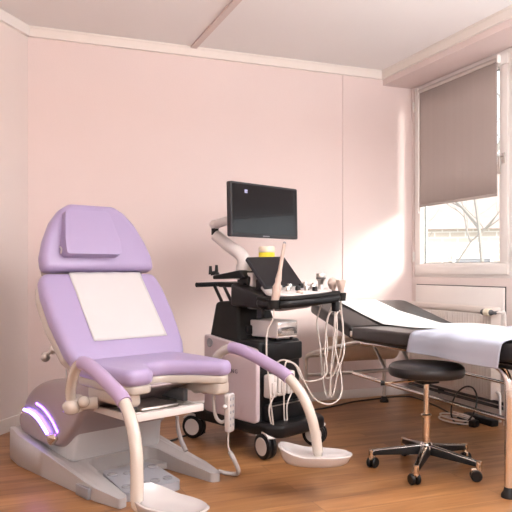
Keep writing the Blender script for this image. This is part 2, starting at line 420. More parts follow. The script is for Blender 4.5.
# added fill globes that brighten the room (behind and above the viewer)
for i, (x, y, z) in enumerate(((0.2, -0.9, 1.95), (1.7, -0.5, 1.95), (1.75, 1.55, 2.28))):
    t = thing('pendant_lamp', ['globe pendant lamp behind the viewer', 'globe pendant lamp behind the viewer beside the windows', 'globe pendant lamp above the foot of the couch'][i], 'lamp', (x, y, z), 0, 'globe pendant lamps')
    r = 0.19 if i < 2 else 0.13
    b = B(); ball(b, (0, 0, 0), r, 1, 1, 1, 32); obj('globe', b, m_fill, t)
    b = B(); cyl(b, (0, 0, r-0.005), (0, 0, r+0.05), 0.03); cyl(b, (0, 0, r+0.04), (0, 0, ZC-z), 0.004); lathe(b, [(0.05, ZC-z-0.02), (0.05, ZC-z)], 24); obj('suspension', b, m_steel, t)

# unseen uplighters added outside the picture to brighten the ceiling
for i, (x, y, en, c) in enumerate(((2.75, 1.05, 112, (0.93, 0.97, 1)), (-1.0, 1.5, 18, (1, 0.97, 0.94)))):
    t = thing('floor_lamp', ['uplighter floor lamp by the windows beyond the foot of the couch', 'uplighter floor lamp by the left wall'][i], 'floor lamp', (x, y, 0), 0, 'uplighter floor lamps')
    b = B(); lathe(b, [(0, 0), (0.14, 0), (0.14, 0.015), (0.03, 0.03), (0, 0.03)], 28); obj('foot', b, m_steel, t)
    obj('pole', cyl(B(), (0, 0, 0.02), (0, 0, 1.74), 0.011), m_steel, t)
    b = B(); lathe(b, [(0.02, 1.72), (0.10, 1.75), (0.17, 1.82), (0.165, 1.82), (0.095, 1.76), (0.02, 1.735)], 32); obj('bowl', b, m_plast, t)
    ld = bpy.data.lights.new('bulb', 'AREA'); ld.shape = 'DISK'; ld.size = 0.2; ld.energy = en; ld.color = c
    lo = bpy.data.objects.new('bulb', ld); COL.objects.link(lo); lo.parent = t; lo.location = (0, 0, 1.80); lo.rotation_euler = (PI, 0, 0)

# ================================================================== RADIATOR
ry0, ry1 = 3.56, 4.50
t = thing('radiator', 'ribbed cream panel radiator below the window behind the couch', 'radiator', (3.09, (ry0+ry1)/2, 0))
hl = (ry1-ry0)/2
b = B(); n = 34
prof = []
for k in range(n+1):
    y = -hl+0.01+(2*hl-0.02)*k/n
    prof += [(y-0.006, 0.004), (y+0.006, 0.004)] if k in (0, n) else [(y-0.008, 0.004), (y-0.004, -0.006), (y+0.004, -0.006), (y+0.008, 0.004)]
A = []
for yy, dx in prof:
    A.append((b.verts.new((dx, yy, 0.17)), b.verts.new((dx, yy, 0.70)), b.verts.new((0.012, yy, 0.16)), b.verts.new((0.012, yy, 0.71))))
for p, q in zip(A, A[1:]):
    b.faces.new([p[0], q[0], q[1], p[1]]); b.faces.new([p[1], q[1], q[3], p[3]]); b.faces.new([p[2], q[2], q[0], p[0]])
obj('front_panel', b, m_rad, t, 60)
b = B(); box(b, 0.004, 0.07, -hl, hl, 0.14, 0.165, 0.004); box(b, 0.012, 0.07, -hl+0.006, hl-0.006, 0.165, 0.72); obj('core', b, m_rad, t)
b = B(); box(b, -0.004, 0.006, -hl, hl, 0.715, 0.75, 0.003); box(b, 0.066, 0.076, -hl, hl, 0.715, 0.75, 0.003)
for k in range(60):
    y = -hl+0.01+(2*hl-0.02)*k/59; box(b, 0.006, 0.066, y-0.003, y+0.003, 0.735, 0.742)
obj('top_grille', b, m_rad, t)
for s in (-1, 1): obj('end_cap', box(B(), -0.006, 0.076, s*hl-0.006, s*hl+0.006, 0.14, 0.75, 0.003), m_rad, t)
vz = 0.722
b = B(); lathe(b, [(0.0, 0), (0.018, 0.002), (0.021, 0.012), (0.021, 0.03)], 20, axis_m((-0.04, -hl+0.04, vz), (0, -1, 0)))
v1 = obj('valve', b, m_dark, t)
b = B(); lathe(b, [(0.021, 0.03), (0.025, 0.034), (0.025, 0.078), (0.020, 0.084)], 20, axis_m((-0.04, -hl+0.04, vz), (0, -1, 0))); lbl(obj('valve_head', b, m_cream, v1), 'cream valve head')
b = B(); lathe(b, [(0.020, 0.084), (0.014, 0.10), (0.008, 0.12)], 20, axis_m((-0.04, -hl+0.04, vz), (0, -1, 0))); cyl(b, (-0.04, -hl-0.055, vz), (0.03, -hl-0.03, vz), 0.009); cyl(b, (0.03, -hl-0.03, vz), (0.03, -hl, vz-0.01), 0.009); obj('valve_neck', b, m_dark, v1)
b = B(); tube(b, [(-0.02, -hl-0.085, vz), (-0.02, -hl-0.12, vz), (0.0, -hl-0.13, vz-0.03), (0.0, -hl-0.13, 0.3), (0.0, -hl-0.13, 0.0)], 0.009, 10); obj('supply_pipe', b, m_pvc, t)
b = B(); tube(b, [(0.04, -hl, 0.19), (0.04, -hl-0.035, 0.18), (0.04, -hl-0.04, 0.1), (0.04, -hl-0.04, 0.0)], 0.009, 10); obj('return_pipe', b, m_pvc, t)
for y in (-hl+0.17, hl-0.17): obj('wall_bracket', box(B(), 0.076, 0.109, y-0.02, y+0.02, 0.2, 0.7), m_rad, t)
# heating pipe low along the wall, dark colour standing in for its shadow
b = B(); cyl(b, (XW-0.04, 1.2, 0.115), (XW-0.04, YB-0.02, 0.115), 0.011); cyl(b, (XW-0.04, 1.2, 0.085), (XW-0.04, YB-0.02, 0.085), 0.011)
for y in (1.4, 2.6, 3.2, 4.2): box(b, XW-0.05, XW-0.001, y-0.008, y+0.008, 0.07, 0.13, 0.002)
tag(obj('heating_pipe', b, m_dark), 'dark heating pipes running low along the window wall', 'pipe')

# ================================================================== EXAM COUCH
CX0, CX1 = 2.07, 2.85; YN, YH, YT = 2.20, 3.62, 4.20
cw = (CX1-CX0)/2
t = thing('exam_couch', 'black padded exam couch on chrome legs under the window', 'couch', ((CX0+CX1)/2, 3.3, 0))
couch = t
oy = 3.3
def zt(y): return 0.682-(y-2.31)*0.024          # mattress top, slightly tilted
b = B(); puff(b, rpoly([(-cw, YN-oy, 0.05), (cw, YN-oy, 0.05), (cw, YH-oy, 0.015), (-cw, YH-oy, 0.015)]), -0.082, 0, 0.02,
              lambda a, bb, c: Vector((a, bb, zt(bb+oy)+c)), 4)
obj('mattress', b, m_leath, t)
hz0 = zt(YH); hang = math.atan2(0.135, YT-YH)
def hfn(a, bb, c):
    y = YH-oy+0.008+bb*math.cos(hang)-c*math.sin(hang); return Vector((a, y, hz0+bb*math.sin(hang)+c*math.cos(hang)))
hlen = (YT-YH)/math.cos(hang)
b = B(); puff(b, rpoly([(-cw, 0, 0.015), (cw, 0, 0.015), (cw, hlen, 0.07), (-cw, hlen, 0.07)]), -0.078, 0.0, 0.022, hfn, 4); obj('head_section', b, m_leath, t)
b = B(); 
box(b, -cw+0.02, cw-0.02, YN-oy+0.03, YH-oy-0.01, 0.0, 0.012, 0, Matrix.Translation((0, 0, zt(2.9)-0.098)) @ Matrix.Rotation(0, 4, 'X'))
obj('mattress_board', b, m_blackm, t)
# plate at the hinge, near side
b = B(); box(b, -cw-0.004, -cw+0.012, YH-oy-0.012, YH-oy+0.012, hz0-0.06, hz0-0.025, 0.003); lbl(obj('hinge_plate', b, m_steel, t), 'small bright hinge plate')
R = 0.0165
LX = 0.06
for s in (-1, 1):
    x = s*(cw-LX)
    b = B(); tube(b, [(x, YN-oy+0.02, 0.582), (x, 2.9-oy, 0.575), (x, YH-oy-0.03, 0.556)], R, 14, 4); obj('side_rail', b, m_chrome, t)
    b = B(); tube(b, [(x, YH-oy-0.04, 0.555), (x, YH-oy+0.04, 0.548), (x, 4.20-oy, 0.43), (x, 4.32-oy, 0.395), (x, 4.375-oy, 0.36), (x, 4.38-oy, 0.26), (x, 4.38-oy, 0.03)], R*0.9, 14, 6); obj('leg', b, m_steel, t)
    b = B(); tube(b, [(x, 2.55-oy, 0.578), (x, 2.42-oy, 0.572), (x, 2.355-oy, 0.53), (x, 2.34-oy, 0.45), (x, 2.34-oy, 0.25), (x, 2.34-oy, 0.03)], R*1.15, 14, 6); obj('leg', b, m_chrome, t)
    for y in (2.34, 4.38):
        b = B(); lathe(b, [(0.0, 0), (0.034, 0), (0.034, 0.012), (0.024, 0.028), (0.02, 0.045)], 20, Matrix.Translation((x, y-oy, 0))); lbl(obj('foot', b, m_black, t), 'black rubber foot')
    b = B(); tube(b, [(x, 2.34-oy, 0.340), (x, 3.0-oy, 0.344), (x, 3.70-oy, 0.352)], R*0.62, 12, 4); obj('lower_rail', b, m_chrome, t)
for y, z in ((3.69, 0.36), (2.36, 0.345), (4.38, 0.24), (4.33, 0.385)):
    obj('cross_bar', cyl(B(), (-cw+LX, y-oy, z), (cw-LX, y-oy, z), R*0.75), m_steel, t)
for s in (-1, 1):
    b = B(); x = s*0.10; cyl(b, (x, 3.6-oy, 0.55), (x, 4.10-oy, 0.66), 0.011); cyl(b, (x, 3.95-oy, 0.63), (x, 3.69-oy, 0.36), 0.010)
    obj('head_strut', b, m_steel, t)
# roll of paper in its holder under the head end
t = thing('paper_roll', 'cream paper roll held under the head end of the couch', 'paper roll', (2.50, 4.22, 0.44))
b = B(); lathe(b, [(0.025, -0.26), (0.088, -0.26), (0.09, -0.255), (0.09, 0.255), (0.088, 0.26), (0.025, 0.26)], 36, axis_m((0, 0, 0), (1, 0, 0))); obj('roll', b, m_rollshade, t)
b = B(); cyl(b, (-0.325, 0, 0), (0.325, 0, 0), 0.012); lbl(obj('spindle', b, m_steel, t), 'metal spindle')
# paper along the couch
def cz(y):
    if y <= YH: return zt(y)
    return hz0+(y-YH)*math.tan(hang)
def pfn(u, v):
    y = 2.24+(YT-0.01-2.24)*u
    tt = min(1, max(0, (y-3.0)/1.1)); xl = 2.34-0.07*tt; x = xl+((2.84 if y < 3.45 else 2.84-0.25*min(1, (y-3.45)/0.45))-xl)*v
    w = 0.0035*math.sin(13*y+5*x)+0.0025*math.sin(31*x+4*y)
    return Vector((x, y, cz(y)+0.0075+w*0.6))
b = B(); grid(b, 90, 22, pfn); o = obj('couch_paper', b, m_paper); o.modifiers.new('Solidify', 'SOLIDIFY').thickness = 0.001
tag(o, 'long white paper strip running up the couch and its raised head', 'paper')
prof = [(CX1+0.006, 0.62), (CX1-0.03, 0.700), (2.6, 0.695), (2.35, 0.695), (2.14, 0.6965), (2.09, 0.695), (2.062, 0.682), (2.052, 0.655), (2.050, 0.625), (2.048, 0.600)]
PP = crom([(x, 0, z-0.682) for x, z in prof], 6)
def sfn(u, v):
    k = u*(len(PP)-1); i = min(int(k), len(PP)-2); p = PP[i].lerp(PP[i+1], k-i)
    y0, y1 = 2.305, 2.985; y = y0+(y1-y0)*v
    drop = max(0.0, (u-0.72)/0.28)
    y += drop*0.012*math.sin(9*y)
    w = 0.003*math.sin(17*y+6*p.x)+0.003*math.sin(7*y*v+11*p.x)
    extra = -drop*0.016*(0.55+0.45*math.sin(5*(y-2.0)))-drop*0.012
    return Vector((p.x-(0.006*abs(math.sin(8*y))*drop), y, zt(y)+p.z+extra+w*(1-drop)))
b = B(); grid(b, 66, 40, sfn); o = obj('drape_sheet', b, m_sheet); o.modifiers.new('Solidify', 'SOLIDIFY').thickness = 0.0015
tag(o, 'pale bluish sheet laid across the couch and hanging over its near edge', 'sheet')

# ================================================================== STOOL
sx, sy = c2r(0.853, 3.37)
t = thing('stool', 'round black swivel stool on a five-star chrome base', 'stool', (sx, sy, 0))
zS = 0.53; r = 0.188
b = B(); lathe(b, [(0, 0.468), (r-0.03, 0.468), (r-0.008, 0.474), (r-0.001, 0.488), (r, 0.503), (r-0.004, 0.518), (r-0.02, 0.530), (r-0.05, 0.5345), (r*0.4, 0.536), (0, 0.536)], 48); obj('seat', b, m_leath, t)
b = B(); lathe(b, [(0, 0.458), (0.09, 0.458), (0.10, 0.4685), (0, 0.4685)], 32); box(b, -0.05, 0.05, -0.04, 0.04, 0.435, 0.459, 0.004); lbl(obj('seat_plate', b, m_blackm, t), 'black plate under the seat')
b = B(); lathe(b, [(0.0, 0.24), (0.0135, 0.24), (0.0135, 0.44), (0, 0.44)], 20); obj('piston', b, m_tan, t)
b = B(); lathe(b, [(0.0, 0.085), (0.019, 0.085), (0.019, 0.262), (0.026, 0.264), (0.027, 0.276), (0.02, 0.282), (0, 0.282)], 24); obj('column', b, m_tan, t)
b = B(); lathe(b, [(0, 0.078), (0.036, 0.08), (0.04, 0.095), (0.038, 0.118), (0.028, 0.135), (0.021, 0.14), (0, 0.14)], 28); obj('hub', b, m_chrome, t)
lv = c2r(*[(383-256)/F*3.42, 3.42]); tip = Vector((lv[0]-sx, lv[1]-sy, 0.425))
b = B(); tube(b, [(0, 0, 0.447), tip*0.5+Vector((0, 0, 0.225)), tip], 0.0045, 8, 4); lv_o = obj('height_lever', b, m_tan, t)
b = B(); d = tip.normalized(); d.z = 0; cyl(b, tip-d*0.02, tip+d*0.025, 0.011, 0.014); lbl(obj('lever_grip', b, m_black, lv_o), 'black grip')
cam2room = math.atan2(-SD, CD)
for k in range(5):
    a = math.radians(-114+72*k)+cam2room; d = Vector((math.cos(a), math.sin(a), 0)); s = Vector((-d.y, d.x, 0)); up = Vector((0, 0, 1)); RR = 0.285
    b = B()
    hexa(b, [d*0.02-s*0.024+up*0.082, d*RR-s*0.013+up*0.067, d*RR+s*0.013+up*0.067, d*0.02+s*0.024+up*0.082],
            [d*0.02-s*0.016+up*0.130, d*RR-s*0.010+up*0.092, d*RR+s*0.010+up*0.092, d*0.02+s*0.016+up*0.130], 0.004)
    leg = obj('base_leg', b, m_dkchr, t)
    b = B()
    hexa(b, [d*0.03-s*0.0255+up*0.083, d*(RR-0.02)-s*0.0145+up*0.0685, d*(RR-0.02)+s*0.0145+up*0.0685, d*0.03+s*0.0255+up*0.083],
            [d*0.03-s*0.0195+up*0.124, d*(RR-0.02)-s*0.0125+up*0.0895, d*(RR-0.02)+s*0.0125+up*0.0895, d*0.03+s*0.0195+up*0.124], 0.002)
    lbl(obj('leg_cover', b, m_black, leg), 'black side cover')
    b = B(); cyl(b, d*(RR-0.012)+up*0.05, d*(RR-0.012)+up*0.094, 0.014); 
    ca = a+random.uniform(0.5, 1.3); f = Vector((math.cos(ca), math.sin(ca), 0)); g = Vector((-f.y, f.x, 0)); c = d*(RR-0.012)-f*0.014+up*0.027
    Mx = Matrix.Translation(c) @ Matrix((( f.x, g.x, 0, 0), (f.y, g.y, 0, 0), (0, 0, 1, 0), (0, 0, 0, 1)))
    box(b, -0.024, 0.022, -0.006, 0.006, 0.012, 0.034, 0.004, Mx)
    cst = obj('caster', b, m_tan, t)
    for q in (-1, 1):
        b = B(); lathe(b, [(0, -0.009), (0.022, -0.009), (0.027, -0.004), (0.027, 0.004), (0.022, 0.009), (0, 0.009)], 22, axis_m(c+g*q*0.015, g)); lbl(obj('wheel', b, m_black, cst), 'black wheel')

# ================================================================== GYNAECOLOGICAL EXAM CHAIR
ux, uy = c2r(0.68, -0.733)
CH = Vector((*c2r(-0.745, 3.404), 0)); CA = math.atan2(uy, ux)
chair = thing('exam_chair', 'lilac gynaecological exam chair with padded leg supports on a silver base', 'exam chair', CH, CA)
CI = (Matrix.Translation(CH) @ Matrix.Rotation(CA, 4, 'Z')).inverted()
# base: low casing with two prongs
def hb_(f):
    pts = [(-0.62, 0.10), (-0.57, 0.15), (-0.48, 0.175), (-0.25, 0.15), (0.07, 0.105), (0.32, 0.068), (0.44, 0.056), (0.56, 0.042)]
    for (a, za), (c, zc) in zip(pts, pts[1:]):
        if f <= c: k = max(0, min(1, (f-a)/(c-a))); return za+(zc-za)*k
    return pts[-1][1]
outl = rpoly([(-0.58, -0.285, 0.11), (-0.34, -0.325, 0.2), (0.40, -0.305, 0.2), (0.56, -0.275, 0.05), (0.545, -0.23, 0.03), (0.15, -0.19, 0.02), (0.11, -0.16, 0.03), (0.11, 0.16, 0.03), (0.15, 0.19, 0.02), (0.545, 0.23, 0.03),
              (0.56, 0.275, 0.05), (0.40, 0.305, 0.2), (-0.34, 0.325, 0.2), (-0.58, 0.285, 0.11)], 6)
# densify long edges so the height profile follows
dens = []
for i in range(len(outl)):
    p, q = outl[i], outl[(i+1) % len(outl)]; n = max(1, int((q-p).length/0.05))
    dens += [p.lerp(q, k/n) for k in range(n)]
b = B(); puff(b, dens, 0, 1, 0.022, lambda a, bb, c: Vector((a, bb, c*hb_(a))), 5); obj('base', b, m_base, chair, 50)
b = B(); puff(b, rpoly([(0.05, -0.205, 0), (0.225, -0.215, 0.01), (0.225, 0.215, 0.01), (0.05, 0.205, 0)]), 0.003, 0.036, 0.008, None, 3); obj('base_plate', b, m_base, chair)
b = B(); box(b, 0.26, 0.37, -0.322, -0.300, 0.002, 0.05, 0.003); lbl(obj('side_cover', b, m_greyp, chair), 'grey cover plate')
# lifting column
b = B(); hexa(b, [(-0.25, -0.25, 0.09), (0.095, -0.25, 0.09), (0.095, 0.25, 0.09), (-0.25, 0.25, 0.09)], [(-0.15, -0.235, 0.40), (0.155, -0.235, 0.40), (0.155, 0.235, 0.40), (-0.15, 0.235, 0.40)], 0.02); obj('lift_column', b, m_colm, chair)
# housing
prof = crom([(-0.40, 0.17), (-0.425, 0.235), (-0.385, 0.325), (-0.30, 0.395), (-0.17, 0.445), (0.0, 0.478), (0.18, 0.487), (0.42, 0.49), (0.47, 0.475), (0.42, 0.452), (0.33, 0.415), (0.24, 0.355), (0.15, 0.255), (0.04, 0.165), (-0.05, 0.142), (-0.20, 0.150), (-0.32, 0.150)], 5, True) if False else \
       [Vector((p.x, p.y)) for p in crom([(x, z, 0) for x, z in [(-0.40, 0.17), (-0.425, 0.235), (-0.385, 0.325), (-0.30, 0.395), (-0.17, 0.445), (0.0, 0.478), (0.18, 0.487), (0.42, 0.49), (0.47, 0.475), (0.42, 0.452), (0.33, 0.415), (0.24, 0.355), (0.15, 0.255), (0.04, 0.165), (-0.05, 0.142), (-0.20, 0.150), (-0.32, 0.150)]], 5, True)]
b = B(); puff(b, prof, -0.272, 0.272, 0.03, lambda a, bb, c: Vector((a, c, bb)), 5); hous = obj('housing', b, m_house, chair, 50)
# the shell disc low on the side and its light strips
def side_arc(pts, off, r, name, m, par, sgn=-1):
    b = B(); P = crom([(p[0], sgn*(0.272+off), p[1]) for p in pts], 10); tube(b, P, r, 10, 1, False); return obj(name, b, m, par)
for sgn in (-1, 1):
    lo = [(-0.395, 0.175), (-0.418, 0.225), (-0.38, 0.272), (-0.30, 0.273), (-0.20, 0.252), (-0.10, 0.198), (-0.06, 0.165), (-0.10, 0.146), (-0.22, 0.150), (-0.33, 0.155)]
    P = [Vector((p.x, p.y)) for p in crom([(x, z, 0) for x, z in lo], 5, True)]
    b = B(); puff(b, P, 0.262, 0.286, 0.012, lambda a, bb, c, s=sgn: Vector((a, s*c, bb)), 3); obj('side_shell', b, m_house, chair, 50)
    if sgn > 0: continue
    lbl(side_arc([(-0.362, 0.279), (-0.28, 0.276), (-0.19, 0.252), (-0.10, 0.202)], 0.010, 0.0075, 'light_strip', m_led, chair, sgn), 'glowing white-violet light strip')
    lbl(side_arc([(-0.235, 0.328), (-0.155, 0.312), (-0.07, 0.272), (-0.005, 0.222)], 0.001, 0.006, 'light_strip', m_led2, chair, sgn), 'thin violet light strip')
    b = B(); P = [(-0.095, 0.196), (-0.02, 0.216), (0.0, 0.190), (-0.055, 0.150), (-0.085, 0.160)]
    puff(b, rpoly([(x, z, 0.012) for x, z in P]), 0.268, 0.291, 0.006, lambda a, bb, c, s=sgn: Vector((a, s*c, bb)), 3); lbl(obj('strip_end', b, m_tan, chair), 'warm metallic end piece')
# seat shell and pad
def seat_outline(f0, f1, hw, d, rr=0.06):
    """d grows the front notch"""
    return rpoly([(f0, -hw, 0.05), (f0+0.2, -hw-0.012, 0.3), (f1-0.02, -hw+0.01, rr), (f1-0.035, -0.15+d, 0.05), (f1-0.195-d, -0.075+d, 0.06), (f1-0.20-d, 0.02, 0.08), (f1-0.10-d, 0.13, 0.2), (f1, 0.205-d, 0.04), (f1-0.01, hw-0.01, rr), (f0+0.2, hw+0.012, 0.3), (f0, hw, 0.05)], 6)
b = B(); puff(b, seat_outline(0.16, 0.655, 0.285, 0.0), 0.512, 0.584, 0.030, None, 6); obj('seat', b, m_lilac, chair, 55)
b = B(); puff(b, seat_outline(0.17, 0.646, 0.272, -0.004), 0.478, 0.516, 0.010, None, 3)
obj('seat_tub', b, m_shell, chair)
for s in (-1, 1):
    b = B(); f1 = 0.60 if s < 0 else 0.635
    puff(b, rpoly([(0.28, s*0.275, 0.02), (f1, s*0.275, 0.05), (f1, s*0.19, 0.04), (0.28, s*0.16, 0.02)]), 0.425, 0.49, 0.018, None, 4)
    obj('seat_shell', b, m_shell, chair)
# tray under the seat
b = B(); box(b, 0.535, 0.565, -0.215, 0.165, 0.352, 0.385, 0.004); box(b, 0.20, 0.545, -0.22, -0.205, 0.352, 0.382, 0.003); box(b, 0.20, 0.545, 0.15, 0.165, 0.352, 0.382, 0.003); tray = obj('tray', b, m_plast, chair)
b = B(); box(b, 0.21, 0.545, -0.207, 0.152, 0.362, 0.367); 
for k in range(5): cyl(b, (0.25+k*0.06, -0.2, 0.372), (0.25+k*0.06, 0.15, 0.372), 0.006)
box(b, 0.30, 0.50, -0.13, 0.07, 0.366, 0.392, 0.008); lbl(obj('steel_pan', b, m_steel, tray), 'steel pan and rods')
b = B(); 
for s in (-1, 1): box(b, 0.15, 0.46, s*0.14-0.012, s*0.14+0.012, 0.384, 0.44, 0.003)
lbl(obj('tray_rail', b, m_dark, chair), 'dark slide rail')
# backrest
bn = Vector((0.789, 0, 0.614)); bd = Vector((-0.614, 0, 0.789)); P0 = Vector((0.205, 0, 0.548))
BV = 0.045
def bfn(a, bb, c):
    cc = c
    return P0+bd*bb+bn*cc+Vector((0, a+BV-0.015, 0))
def sym(pts, rad): 
    R_ = [(h, y, rad) for y, h in pts]; L_ = [(-h, y, rad) for y, h in reversed(pts)]
    return R_+L_
bo = rpoly(sym([(0.0, 0.298), (0.10, 0.333), (0.28, 0.352), (0.44, 0.352), (0.556, 0.335)], 0.06), 5)
b = B(); puff(b, bo, -0.075, 0.012, 0.036, bfn, 6); obj('backrest', b, m_lilac, chair, 55)
b = B(); puff(b, rpoly(sym([(0.03, 0.280), (0.10, 0.325), (0.28, 0.350), (0.44, 0.350), (0.55, 0.325)], 0.06), 5), -0.125, -0.06, 0.03, bfn, 4); obj('backrest_shell', b, m_shell, chair, 50)
hd = Vector((-0.297, 0, 0.955)); hn = Vector((0.955, 0, 0.297)); P1 = Vector((-0.136, 0, 0.996))
def hfn2(a, bb, c): return P1+hd*bb+hn*c+Vector((0, a+BV, 0))
ho = rpoly(sym([(0.0, 0.326), (0.08, 0.325), (0.17, 0.295), (0.27, 0.245), (0.335, 0.19), (0.372, 0.13)], 0.075), 5)
b = B(); puff(b, ho, -0.075, 0.012, 0.034, hfn2, 6); obj('head_section', b, m_lilac, chair, 55)
b = B(); puff(b, rpoly(sym([(-0.03, 0.300), (0.08, 0.295), (0.17, 0.265), (0.27, 0.215), (0.32, 0.16), (0.345, 0.10)], 0.07), 5), -0.115, -0.06, 0.025, hfn2, 4); obj('head_shell', b, m_shell, chair, 50)
# pillow
b = B(); po = rpoly([(x-BV-0.01, y-0.03, r_) for x, y, r_ in [(-0.172, 0.098, 0.02), (0.142, 0.098, 0.02), (0.148, 0.18, 0.05), (0.118, 0.345, 0.03), (-0.132, 0.345, 0.03), (-0.165, 0.18, 0.08)]], 5)
def pfn2(a, bb, c):
    k = (bb-0.068)/0.247; top = 0.016+0.064*(1-0.40*k)
    return hfn2(a, bb, -0.006+c*top)
puff(b, po, 0, 1, 0.016, pfn2, 5); pil = obj('head_pillow', b, m_lilac, chair, 50)
for a in (-0.178, 0.152):
    b = B(); p = hfn2(a-BV-0.01, 0.085, 0.02); tube(b, [p, p+hd*0.02+hn*0.012, p+hd*0.035], 0.004, 8, 5)
    lbl(obj('strap_buckle', b, m_steel, pil), 'small metal buckle')
# leg supports
for s in (-1, 1):
    b = B(); lathe(b, [(0, -0.03), (0.034, -0.03), (0.037, -0.024), (0.037, 0.024), (0.034, 0.03), (0, 0.03)], 22, axis_m((0.305, s*0.345, 0.415), (0.15, s*0.2, 1)))
    ball(b, (0.315, s*0.37, 0.405), 0.040, 1, 1, 0.85); tube(b, [(0.37, s*0.27, 0.42), (0.33, s*0.33, 0.415)], 0.028, 14, 1, False)
    ball(b, (0.36, s*0.335, 0.43), 0.026)
    obj('support_joint', b, m_tube, chair)
    path = [(0.305, s*0.365, 0.42), (0.325, s*0.378, 0.485), (0.375, s*0.388, 0.56), (0.43, s*0.395, 0.602), (0.49, s*0.40, 0.615), (0.58, s*0.405, 0.597), (0.70, s*0.412, 0.560), (0.82, s*0.422, 0.513), (0.90, s*0.435, 0.44), (0.945, s*0.445, 0.355), (0.965, s*0.455, 0.27), (0.975, s*0.462, 0.185)]
    if s > 0: path = [(f+0.016*min(1, (i/5)), v+0.012*min(1, i/5), z) for i, (f, v, z) in enumerate(path)]
    P = crom(path, 8)
    b = B(); tube(b, P, 0.0235, 16, 1, False); arm = obj('leg_support', b, m_tube, chair)
    i0, i1 = 4*8-3, 7*8+2
    b = B(); tube(b, P[i0:i1], 0.029, 18, 1, False); lbl(obj('padded_sleeve', b, m_lilac2, arm), 'lilac padded sleeve')
    # foot dish
    if s < 0: c0, ang = Vector((1.055, -0.375, 0.155)), math.radians(13)
    else: c0, ang = Vector((0.99, 0.455, 0.165)), math.radians(40)
    Mx = Matrix.Translation(c0) @ Matrix.Rotation(ang, 4, 'Z')
    L_, W_ = (0.155, 0.092) if s < 0 else (0.165, 0.094)
    b = B(); nu, nv = 44, 10
    def rim(k):
        a = 2*PI*k/nu; ca, sa = math.cos(a), math.sin(a); x = L_*math.copysign(abs(ca)**0.8, ca); y = W_*math.copysign(abs(sa)**0.8, sa)*(1-0.10*ca); h = 0.020+0.036*max(0, (-math.cos(a)-0.15)/0.85)**1.3; return x, y, h
    inner = []; outer = []
    for j in range(nv+1):
        q = j/nv; ri = []; ro = []
        for k in range(nu):
            x, y, h = rim(k)
            hh = h*(q**4)*1.0
            ri.append(b.verts.new(Mx @ Vector((x*q*0.96, y*q*0.95, 0.006+hh)) if j else Mx @ Vector((x*0.02, y*0.02, 0.006))))
            ro.append(b.verts.new(Mx @ Vector((x*(0.05+0.95*q)*1.0, y*(0.05+0.95*q), -0.026+(h+0.028)*(q**9)))))
        inner.append(ri); outer.append(ro)
    for j in range(nv):
        for k in range(nu):
            k2 = (k+1) % nu
            b.faces.new([inner[j][k], inner[j][k2], inner[j+1][k2], inner[j+1][k]]); b.faces.new([outer[j][k2], outer[j][k], outer[j+1][k], outer[j+1][k2]])
    for k in range(nu): b.faces.new([inner[nv][k], inner[nv][(k+1) % nu], outer[nv][(k+1) % nu], outer[nv][k]])
    b.faces.new(inner[0][::-1]); b.faces.new(outer[0])
    dish = obj('foot_dish', b, m_dish, arm, 60)
    b = B(); tube(b, [P[-1]+Vector((0, 0, 0.005)), P[-1]+Vector((0, 0, -0.02)), (P[-1]+c0)/2+Vector((0, 0, -0.034)), c0+Vector((0, 0, -0.026))], 0.018, 12, 5); obj('dish_bracket', b, m_tube, arm)
# hook for the hand control
hk = [CI @ at(*p) for p in ((213.5, 393, 3.17), (214, 408, 3.17), (216.5, 418, 3.165), (221, 422, 3.16), (225, 421, 3.155))]
b = B(); tube(b, hk, 0.0085, 10, 6); lbl(obj('control_hook', b, m_dish, chair), 'white hook')
# rear knobs and gas strut (seen left of the backrest)
b = B()
k1, k2 = CI @ at(45.5, 357, 3.58), CI @ at(53.5, 350, 3.56)
ball(b, k1, 0.026); ball(b, k2, 0.024); tube(b, [k1, k2, CI @ at(70, 350, 3.60)], 0.009, 10, 4); lbl(obj('clamp_knob', b, m_steel, chair), 'chrome clamp knobs on a rod')
b = B(); tube(b, [CI @ at(59, 348, 3.55), CI @ at(66, 362, 3.5), CI @ at(73, 378, 3.42)], 0.007, 8, 4); lbl(obj('gas_strut', b, m_black, chair), 'thin black strut')
b = B(); tube(b, [CI @ at(66, 352, 3.52), CI @ at(66.5, 378, 3.45)], 0.004, 8, 2); lbl(obj('strut_rod', b, m_steel, chair), 'thin steel rod')
# thin cable by the right prong
cb = [CI @ at(*p) for p in ((177, 416, 3.33), (178, 428, 3.33), (181, 440, 3.33), (186, 451, 3.30))]
b = B(); tube(b, cb, 0.009, 10, 5, True, False, 0.012); lbl(obj('cable', b, m_base, chair), 'grey sheathed cable')

# paper on the backrest
def cpf(u, v):
    t_ = 0.132+(0.545-0.132)*v; a = -0.147-BV+0.003+(0.262+0.159)*u
    return bfn(a, t_, 0.016+0.0015*math.sin(7*a*9)*math.sin(9*t_))
b = B(); grid(b, 24, 20, cpf); o = obj('chair_paper', b, m_paper2); o.matrix_world = Matrix.Translation(CH) @ Matrix.Rotation(CA, 4, 'Z')
o.modifiers.new('Solidify', 'SOLIDIFY').thickness = 0.001
tag(o, 'white paper sheet on the lilac chair backrest', 'paper')

